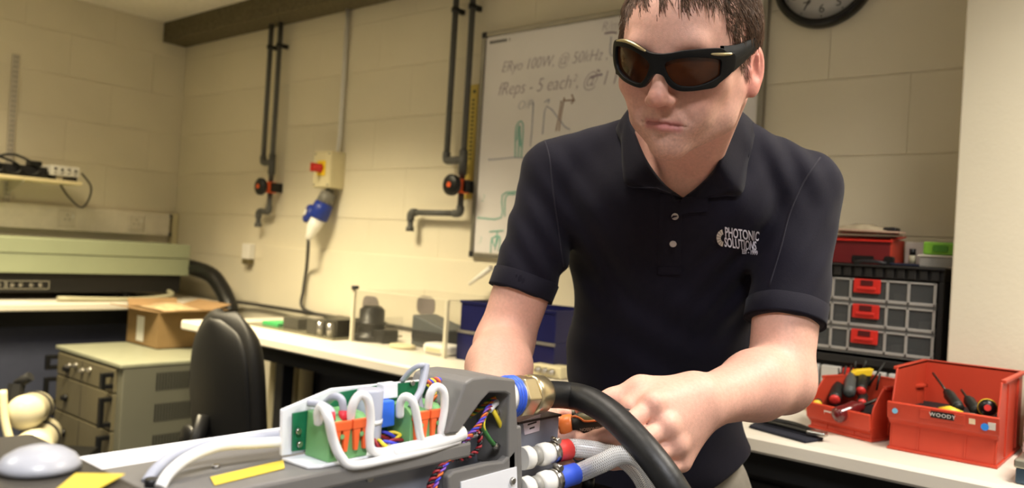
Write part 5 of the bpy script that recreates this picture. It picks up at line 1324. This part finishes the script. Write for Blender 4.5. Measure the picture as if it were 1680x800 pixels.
def hit(x, y, bv=None, lift=.0):
    d = unit(ray(x, y)); r_ = (bv or BV).ray_cast(Vector(EYE), Vector(d))
    if r_[0] is None: return None
    return np.array(r_[0]) + np.array(r_[1]) * lift
def seam(name, pts, r, m, lift=.0, k=6):
    P = [hit(*p, lift=lift) for p in spline([V(*p_, 0) for p_ in pts], k) for p in [p[:2]]]
    P = [p for p in P if p is not None]
    if len(P) > 2: MB().tube(P, r, 6).build(name, m, polo)
SEAMC = cloth_mat('navy_seam', (40, 38, 48))
seam('shoulder_seam', [(893, 226), (925, 211), (965, 198), (1012, 180)], .0013, SEAMC)
seam('shoulder_seam', [(1225, 190), (1262, 206), (1300, 224), (1345, 254)], .0013, SEAMC)
seam('armhole_seam', [(894, 230), (902, 262), (907, 310), (914, 360), (922, 420), (930, 470)], .0012, SEAMC)
seam('armhole_seam', [(1346, 258), (1318, 300), (1296, 350), (1280, 410), (1262, 470)], .0012, SEAMC)
# ribbed cuffs
for nm, c0, ax, r0 in (('sleeve_cuff', HEMR, UR, .0502), ('sleeve_cuff', HEML, UL, .0542)):
    ring = []
    for i, dd in enumerate((-.030, -.029, -.004, 0, -.002)):
        row = []
        for k in range(49):
            a = 2 * math.pi * k / 48; n1 = unit(np.cross(ax, FW)); n2 = np.cross(ax, n1)
            dv = math.cos(a) * n1 + math.sin(a) * n2; c1 = c0 + ax * min(dd, -.006)
            h_ = BV.ray_cast(Vector(c1 + dv * .12), Vector(-dv)); rad_ = .12 - h_[3] if h_[0] is not None and .03 < .12 - h_[3] < .075 else r0
            row.append(c0 + ax * dd + (rad_ + (.0003 if i == 0 else .0016 if i < 4 else -.004)) * dv)
        ring.append(row)
    MB().grid(ring).build(nm, NAVYC, polo)
# collar: stand round the neck folding to a fall that lies on the shirt
def on_shirt(x, y, lift=.005):
    p = hit(x, y, lift=lift); return p if p is not None else D(x, y, 1.25)
def off_neck(x, y, lift=.006):
    p = hit(x, y, BB, 0); return D(x, y, (p - EYE) @ FW - lift)
fold = [off_neck(1121, 326), off_neck(1090, 303), D(1062, 266, 1.165), D(1044, 226, 1.185), D(1034, 192, 1.205), D(1050, 164, 1.235), D(1095, 150, 1.285), D(1150, 156, 1.285), D(1192, 168, 1.225), D(1205, 186, 1.190), D(1195, 226, 1.160), off_neck(1179, 268), off_neck(1156, 297), off_neck(1122, 326)]
fall = [on_shirt(1078, 309), on_shirt(1052, 308), on_shirt(1030, 304), on_shirt(1025, 280), on_shirt(1023, 240), D(1017, 205, 1.24), D(1080, 190, 1.335), D(1165, 196, 1.330), D(1232, 200, 1.235), on_shirt(1230, 238), on_shirt(1223, 270), on_shirt(1215, 316), on_shirt(1188, 320), on_shirt(1162, 323)]
FO, FA = spline(fold, 6), spline(fall, 6)
nrm = []
rows = []
for i, (a, b) in enumerate(zip(FO, FA)):
    cen = NECK + TA * ((a - NECK) @ TA); out = unit(a - cen)
    inn = a - TA * .030 - out * .003
    rows.append([inn, a * .6 + inn * .4 - out * .001, a, a + out * .003 + (b - a) * .06, a * .66 + b * .34 + out * .0045, a * .33 + b * .67 + out * .004, b + out * .0015])
MB().grid(rows).build('collar', cloth_mat('navy_rib_collar', (19, 17, 29)), polo, solid=.0026)
seam_c = MB().tube([p + TN * .0022 for p in FA[:22]], .0009, 5).build('collar_edge', NAVYC, polo)
MB().tube([p + TN * .0022 for p in FA[-22:]], .0009, 5).build('collar_edge', NAVYC, polo)
# placket with buttons
pg = []
for j in range(14):
    y = 318 + (450 - 318) * j / 13; row = []
    for i in range(7):
        x = 1081 + (1119 - 1081) * i / 6 + (2 - j * .2)
        lift = .0026 if 0 < i < 6 else .0004
        row.append(hit(x + (y - 318) * -.02, y, lift=lift))
    if all(r_ is not None for r_ in row): pg.append(row)
MB().grid(pg).build('placket', NAVYC, polo)
MB().grid([[hit(1079 + 6.5 * i, 436 + 12 * j, lift=.0032) for i in range(7)] for j in range(2)]).build('placket_tab', NAVYC, polo)
flp = [hit(1121, 327, lift=.004), hit(1162, 322, lift=.004), hit(1160, 345, lift=.004), hit(1128, 347, lift=.004), hit(1100, 356, lift=.004)]
if all(p is not None for p in flp): MB().prism(flp, TN * .002).build('placket_flap', NAVYC, polo)
for (x, y) in ((1107, 353), (1104, 397)):
    p = hit(x, y, lift=.0035); n_ = TN
    bt = MB().lathe([(0, .0048), (.0015, .0052), (.0022, .0042), (.0016, .003), (.0016, .0001)], p, n_, 16).build('button', mat('pearl_button', (176, 170, 164), .3), polo)
# printed logo on the chest
LOGO = mat('white_print', (236, 236, 248), .6)
def chest_text(body_, x, y, size, xs, bold, sl=.145, lean=-.05):
    """x, y: start in the photograph; the letters are laid on the shirt surface"""
    s_ = FOC / 1.2
    def M_(p):
        X_, Y_ = x + (p[0] + lean * p[1]) * s_, y - p[1] * s_ + p[0] * s_ * sl
        return hit(X_, Y_, lift=.0016) - FW * p[2]
    return text_mesh(body_, size, M_, .0002, xs, 'LEFT', bold)
for body_, x, y, size, xs, bold in (('PHOTONIC', 1189, 386.5, .0200, .49, .0004), ('SOLUTIONS', 1188.5, 403.0, .0200, .45, .0004), ('EST - 1999', 1216.5, 414.5, .0092, .62, .0002)):
    vs, fs = chest_text(body_, x, y, size, xs, bold)
    MB().add(vs, fs).build('chest_lettering', LOGO, polo)
ce_ = (1187.5, 387)
for k in range(7):
    a0 = math.radians(104 + 23 * k); a1 = a0 + math.radians(19)
    qd = [(ce_[0] + rr * math.cos(a), ce_[1] + 2 - rr * 1.15 * math.sin(a)) for rr, a in ((5.5, a0), (12.5, a0), (12.5, a1), (5.5, a1))]
    pp = [hit(*p_, lift=.0016) for p_ in qd]
    if all(p is not None for p in pp): MB().prism(pp, TN * .0004).build('chest_emblem_ray', mat('emblem_grey', (216, 208, 196), .6), polo)

# ------------------------------------------------------------------ trousers
def trouser(p):
    G = Group((-1.3, .8, -.1), (-.3, 1.9, 1.0)); A = G.add
    A(ell(D(1082, 790, 1.47), TR, (.158, .115, .112)))
    for s in (-1, 1):
        hip = PEL + TL * s * .085 - V(0, 0, .05); kn = V(hip[0] + .02 * s - .03, hip[1] + .02, .48); an = V(kn[0] - .03, kn[1] + .06, .07)
        A(rcone(hip, kn, .092, .066), .03); A(rcone(kn, an, .066, .055), .02)
    return G(p)
vt, ft = surface(trouser, (-1.25, .9, .0), (-.35, 1.85, .98), .008)
tr_ = mesh_object('trousers', vt, ft, mat('grey_trouser_cloth', (132, 126, 116), .85, var=.1, scale=30, bump=.3, bscale=200), man)
for s in (-1, 1):
    hip = PEL + TL * s * .085; an = V(hip[0] + .02 * s - .06, hip[1] + .08, .0)
    sh = MB(); sh.ell(an + V(0, -.05, .035) + TN * .05 * V(1, 1, 0), (.045, .115, .038)); sh.v = [(a, b, max(c, .001)) for a, b, c in sh.v]
    sh.build('shoe', BLACKM, man)

# ------------------------------------------------------------------ hair
def cap(p):
    q = (p - HC) @ HM.T
    d1 = ell((0, .036, -.016), I3, (.083, .094, .106))(q)
    n = .0035 * np.sin(q[:, 0] * 260 + 3 * np.sin(q[:, 2] * 60)) * np.sin(q[:, 1] * 90 + q[:, 2] * 40)
    d1 = d1 + n
    # hairline
    az = np.abs(q[:, 0])
    line = np.where(q[:, 2] > .035, .071 + .10 * az * (az > .04) - 2.2 * np.maximum(az - .045, 0), np.where(q[:, 2] > .0, .0655 - (.035 - q[:, 2]) * 1.75, np.where(q[:, 2] > -.045, .008, -.035)))
    return smax(d1, line - q[:, 1], .006)
vh, fh = surface(cap, HC - .16, HC + .16, .003)
HAIR = mat('dark_brown_hair', (70, 52, 38), .65, var=.35, scale=60, bump=.6, bscale=120, stretch=(3, 3, .6))
hair = mesh_object('hair', vh, fh, HAIR, man)
hair['label'] = 'short dark brown hair'
BH = BVHTree.FromPolygons([Vector(v) for v in vh], [tuple(f) for f in fh])
hb = MB(); nst = 0
qh = (vh - HC) @ HM.T
idx = RNG.permutation(len(vh))
for i in idx:
    p = qh[i]; az = abs(p[0])
    if nst > 9500: break
    o = V(*p); nrm_ = unit(o - V(0, .03, -.016))
    if nrm_[1] < -.35 or (p[2] > .03 and p[1] < .073 and az < .055): continue
    nst += 1
    fr = sm(np.array([p[2]]), .02, .07)[0] * sm(np.array([p[1]]), .045, .07)[0]
    flow = unit(V(.35 + .5 * (p[0] > 0) * .3, -.35 - .5 * fr, .75 * fr - .35 * (1 - fr) + .0)) if az < .055 or fr > .3 else unit(V(.08 * np.sign(p[0]), -.95, -.28))
    flow = unit(flow + RNG.normal(0, .16, 3)); t_ = unit(flow - .9 * (flow @ nrm_) * nrm_)
    L_ = RNG.uniform(.018, .032) * (1.15 if fr > .4 else .9) * (.55 if p[1] < .03 else 1)
    pts = [o - nrm_ * .003, o + t_ * L_ * .45 + nrm_ * .004, o + t_ * L_ * .8 + nrm_ * .0035, o + t_ * L_ + nrm_ * (.001 - .003 * fr)]
    sd_ = unit(np.cross(t_, nrm_)); w_ = RNG.uniform(.0003, .0006)
    vs = []
    for j, pt in enumerate(pts):
        ww = w_ * (1, 1, .7, .08)[j]; vs += [HC + (pt - sd_ * ww) @ HM, HC + (pt + sd_ * ww) @ HM, HC + (pt + nrm_ * ww) @ HM]
    fs = []
    for j in range(3):
        for k in range(3): fs.append((j * 3 + k, j * 3 + (k + 1) % 3, j * 3 + 3 + (k + 1) % 3, j * 3 + 3 + k))
    hb.add(vs, fs, True)
side = np.argwhere((np.abs(q[:, 0]) > .058) & (np.abs(q[:, 0]) < .08) & (q[:, 2] > -.004) & (q[:, 2] < .026) & (q[:, 1] > -.028 + q[:, 2] * .9) & (q[:, 1] < .03)).ravel()
for i in RNG.permutation(side)[:420]:
    o = q[i]; nrm_ = unit(V(np.sign(o[0]), 0, .25)); t_ = unit(V(.05 * np.sign(o[0]), -1, .1) + RNG.normal(0, .18, 3)); L_ = RNG.uniform(.006, .011)
    pts = [o, o + t_ * L_ * .5 + nrm_ * .0012, o + t_ * L_ + nrm_ * .0008]; sd_ = unit(np.cross(t_, nrm_)); vs = []
    for j, pt in enumerate(pts):
        ww = .00032 * (1, .8, .1)[j]; vs += [HC + (pt - sd_ * ww) @ HM, HC + (pt + sd_ * ww) @ HM, HC + (pt + nrm_ * ww) @ HM]
    hb.add(vs, [(j * 3 + k, j * 3 + (k + 1) % 3, j * 3 + 3 + (k + 1) % 3, j * 3 + 3 + k) for j in range(2) for k in range(3)], True)
me = bpy.data.meshes.new('hair_strands'); vv = np.array(hb.v); ho = V(*man.location)
me.from_pydata([tuple(p) for p in vv - ho], [], hb.f); me.materials.append(mat('brown_hair_strand', (98, 72, 52), .6, var=.4, scale=200)); me.polygons.foreach_set('use_smooth', [True] * len(hb.f))
hs = bpy.data.objects.new('hair_strands', me); COL.objects.link(hs); hs.parent = hair; hs['kind'] = 'stuff'

# ------------------------------------------------------------------ safety glasses
GLB = mat('black_frame', (15, 14, 14), .45, var=.1, spec=.3); LENS = mat('amber_brown_lens', (62, 30, 11), .12, var=.5, scale=30, spec=.35)
t = thing('safety_glasses', hd(0, -.02, .10), 'black wraparound laser safety glasses with amber lenses worn by the man', 'glasses')
def gl(x, y, dz=0.0):
    z = .1165 - 6.2 * x * x - .10 * abs(x) + .10 * (y) ; return hd(x, y, z + dz)
def gsurf(q):
    """point where the sight line through a traced outline point meets the curved front of the glasses"""
    d = ray(*q); o_ = (EYE - HC) @ HM.T; dl = d @ HM.T; tt = .95
    for _ in range(30):
        p = o_ + dl * tt; zf = .1165 - 6.2 * p[0] ** 2 - .10 * abs(p[0]) + .10 * p[1]
        tt += (p[2] - zf) / -dl[2] * .7
    return (o_ + dl * tt)[:2]
tz = lambda L_: [gsurf((930 + a / 4, 50 + b / 4)) for a, b in L_]
OUT = tz([(322, 75), (350, 55), (420, 70), (480, 105), (545, 140), (620, 152), (690, 145), (770, 130), (860, 122), (960, 116), (1020, 118), (1045, 140), (1090, 148), (1100, 180), (1095, 240), (1060, 290), (1000, 340), (965, 372), (900, 385), (820, 396), (740, 395), (690, 375), (660, 345), (635, 300), (605, 284), (575, 290), (548, 325), (520, 360), (490, 374), (430, 355), (375, 320), (340, 275), (322, 220), (316, 150)])
HOLE = [tz([(335, 112), (360, 102), (420, 117), (480, 150), (530, 190), (548, 225), (540, 270), (515, 320), (480, 345), (430, 330), (385, 300), (350, 255), (335, 200)]),
        tz([(645, 225), (670, 200), (740, 182), (820, 175), (920, 178), (990, 188), (1008, 205), (1005, 250), (1000, 290), (970, 315), (920, 340), (850, 362), (780, 365), (730, 355), (690, 325), (660, 280)])]
def smooth_ring(P, k=3):
    P = [np.array([*p, 0.]) for p in P]; n = len(P); out = []
    for i in range(n):
        a, b, c_, d = P[i - 1], P[i], P[(i + 1) % n], P[(i + 2) % n]
        for j in range(k):
            u_ = j / k; out.append((.5 * (2 * b + (c_ - a) * u_ + (2 * a - 5 * b + 4 * c_ - d) * u_ * u_ + (3 * b - a - 3 * c_ + d) * u_ ** 3))[:2])
    return out
OUTS, HOLS = smooth_ring(OUT), [smooth_ring(h) for h in HOLE]
bm = bmesh.new(); eds = []
for ring in [OUTS] + HOLS:
    vv = [bm.verts.new((p[0], p[1], 0)) for p in ring]
    eds += [bm.edges.new((vv[i], vv[(i + 1) % len(vv)])) for i in range(len(vv))]
bmesh.ops.triangle_fill(bm, use_beauty=True, use_dissolve=False, edges=eds)
bm.verts.index_update()
fv = [gl(v.co.x, v.co.y, 0) for v in bm.verts]; ff = [tuple(v.index for v in f.verts) for f in bm.faces]; bm.free()
MB().add(fv, ff, True).build('frame', GLB, t, solid=.0065, bevel=.0016, seg=2)
for h in HOLS:
    cx_ = np.mean([p[0] for p in h]); cy_ = np.mean([p[1] for p in h]); ln = []
    for rr in (0, .25, .5, .75, 1.03): ln.append([gl(cx_ + (p[0] - cx_) * rr, cy_ + (p[1] - cy_) * rr, .0012 * (1 - rr * rr) - .0010) for p in h + [h[0]]])
    MB().grid(ln).build('lens', LENS, t)
GOLD = mat('champagne_metal', (196, 180, 136), .3, metal=.8)
for L_ in ([(332, 66), (380, 66), (430, 82), (480, 110), (525, 136)], [(950, 153), (1000, 156), (1050, 156), (1092, 152)]):
    gp = spline([gl(*p, .0034) for p in tz(L_)], 5); n_ = len(gp)
    MB().tube(gp, [.0004 + .0019 * math.sin(math.pi * (i + .5) / n_) ** .5 for i in range(n_)], 8).build('gold_trim', GOLD, t)
for s in (-1, 1):
    P = [gl(s * (.067 if s > 0 else .062), .003, -.003 if s > 0 else -.008), hd(s * .0745, .004, .064 if s > 0 else .058), hd(s * .0795, .010, .035), hd(s * .0830, .017, .005), hd(s * .0835, .019, -.015), hd(s * .0815, .010, -.035)]
    H_ = [.0165, .0155, .0115, .0085, .0065, .004]
    rows = []
    for (p, h_) in zip(spline(P, 6), np.interp(np.linspace(0, 5, 31), range(6), H_)):
        xo = HM[0] * s * .0022; yo = HM[1] * h_
        rows.append([p - yo - xo, p - yo + xo, p + xo * 1.4, p + yo + xo, p + yo - xo, p - yo - xo])
    MB().grid(rows).build('temple_arm', mat('matt_black_arm', (11, 11, 11), .65, spec=.15), t)

# ------------------------------------------------------------------ screwdriver in his hands
s0, s1 = D(921, 699, 1.012), D(1030, 688, .998); ax = unit(s1 - s0); L0 = np.linalg.norm(s1 - s0)
t = thing('screwdriver', s0, 'orange and black screwdriver held in both hands', 'screwdriver')
MB().lathe([(-.002, .010), (.000, .0125), (.004, .0138), (.012, .0142), (.0145, .0125)], s0, ax, 24).build('collar', mat('bright_orange_plastic', (240, 128, 62), .4), t)
hnd = MB().lathe([(.0135, .0115), (.018, .0130), (.026, .0158), (.040, .0166), (.058, .0162), (.074, .0150), (.090, .0150), (.104, .0140), (.110, .009)], s0, ax, 28).build('handle', mat('black_rubber_grip', (44, 44, 40), .5), t)
MB().lathe([(-.09, .0030), (-.002, .0032)], s0, ax, 10).build('shaft', STEEL, t)
# olive inlay with an orange outline and lettering on the side facing the viewer
OL = mat('olive_inlay', (104, 98, 66), .4); OR2 = MATS['bright_orange_plastic']
e1 = unit(UP - (UP @ ax) * ax); e2 = np.cross(ax, e1); e2 = e2 if e2 @ FW < 0 else -e2
prf = np.array([(.0135, .0115), (.018, .0130), (.026, .0158), (.040, .0166), (.058, .0162), (.074, .0150), (.090, .0150)])
def on_h(d, ang, lift): r_ = np.interp(d, prf[:, 0], prf[:, 1]) + lift; return s0 + ax * d + r_ * (math.sin(ang) * e1 + math.cos(ang) * e2)
MB().grid([[on_h(.024 + .034 * i / 10, .42 + .75 * j / 6 + (.35 * (1 - i / 3) * (1 - j / 6) if i < 3 else 0), .0004) for j in range(7)] for i in range(11)]).build('inlay', OL, hnd)
ol = [on_h(.0165, 1.1, .0006), on_h(.021, .95, .0006), on_h(.027, .62, .0006), on_h(.032, .40, .0006), on_h(.045, .36, .0006), on_h(.057, .38, .0006), on_h(.0585, .6, .0006), on_h(.0575, .85, .0006)]
MB().tube(spline(ol, 6), .0013, 8).build('inlay_outline', OR2, hnd)
vs, fs = text_mesh('MAGNUSSON', .0052, lambda p: on_h(.0555 - p[0], -.10 - p[1] / .016, .0004 + p[2]), .0001, .98, bold=.0001)
MB().add(vs, fs).build('lettering', mat('grey_letter', (170, 166, 156), .5), hnd)
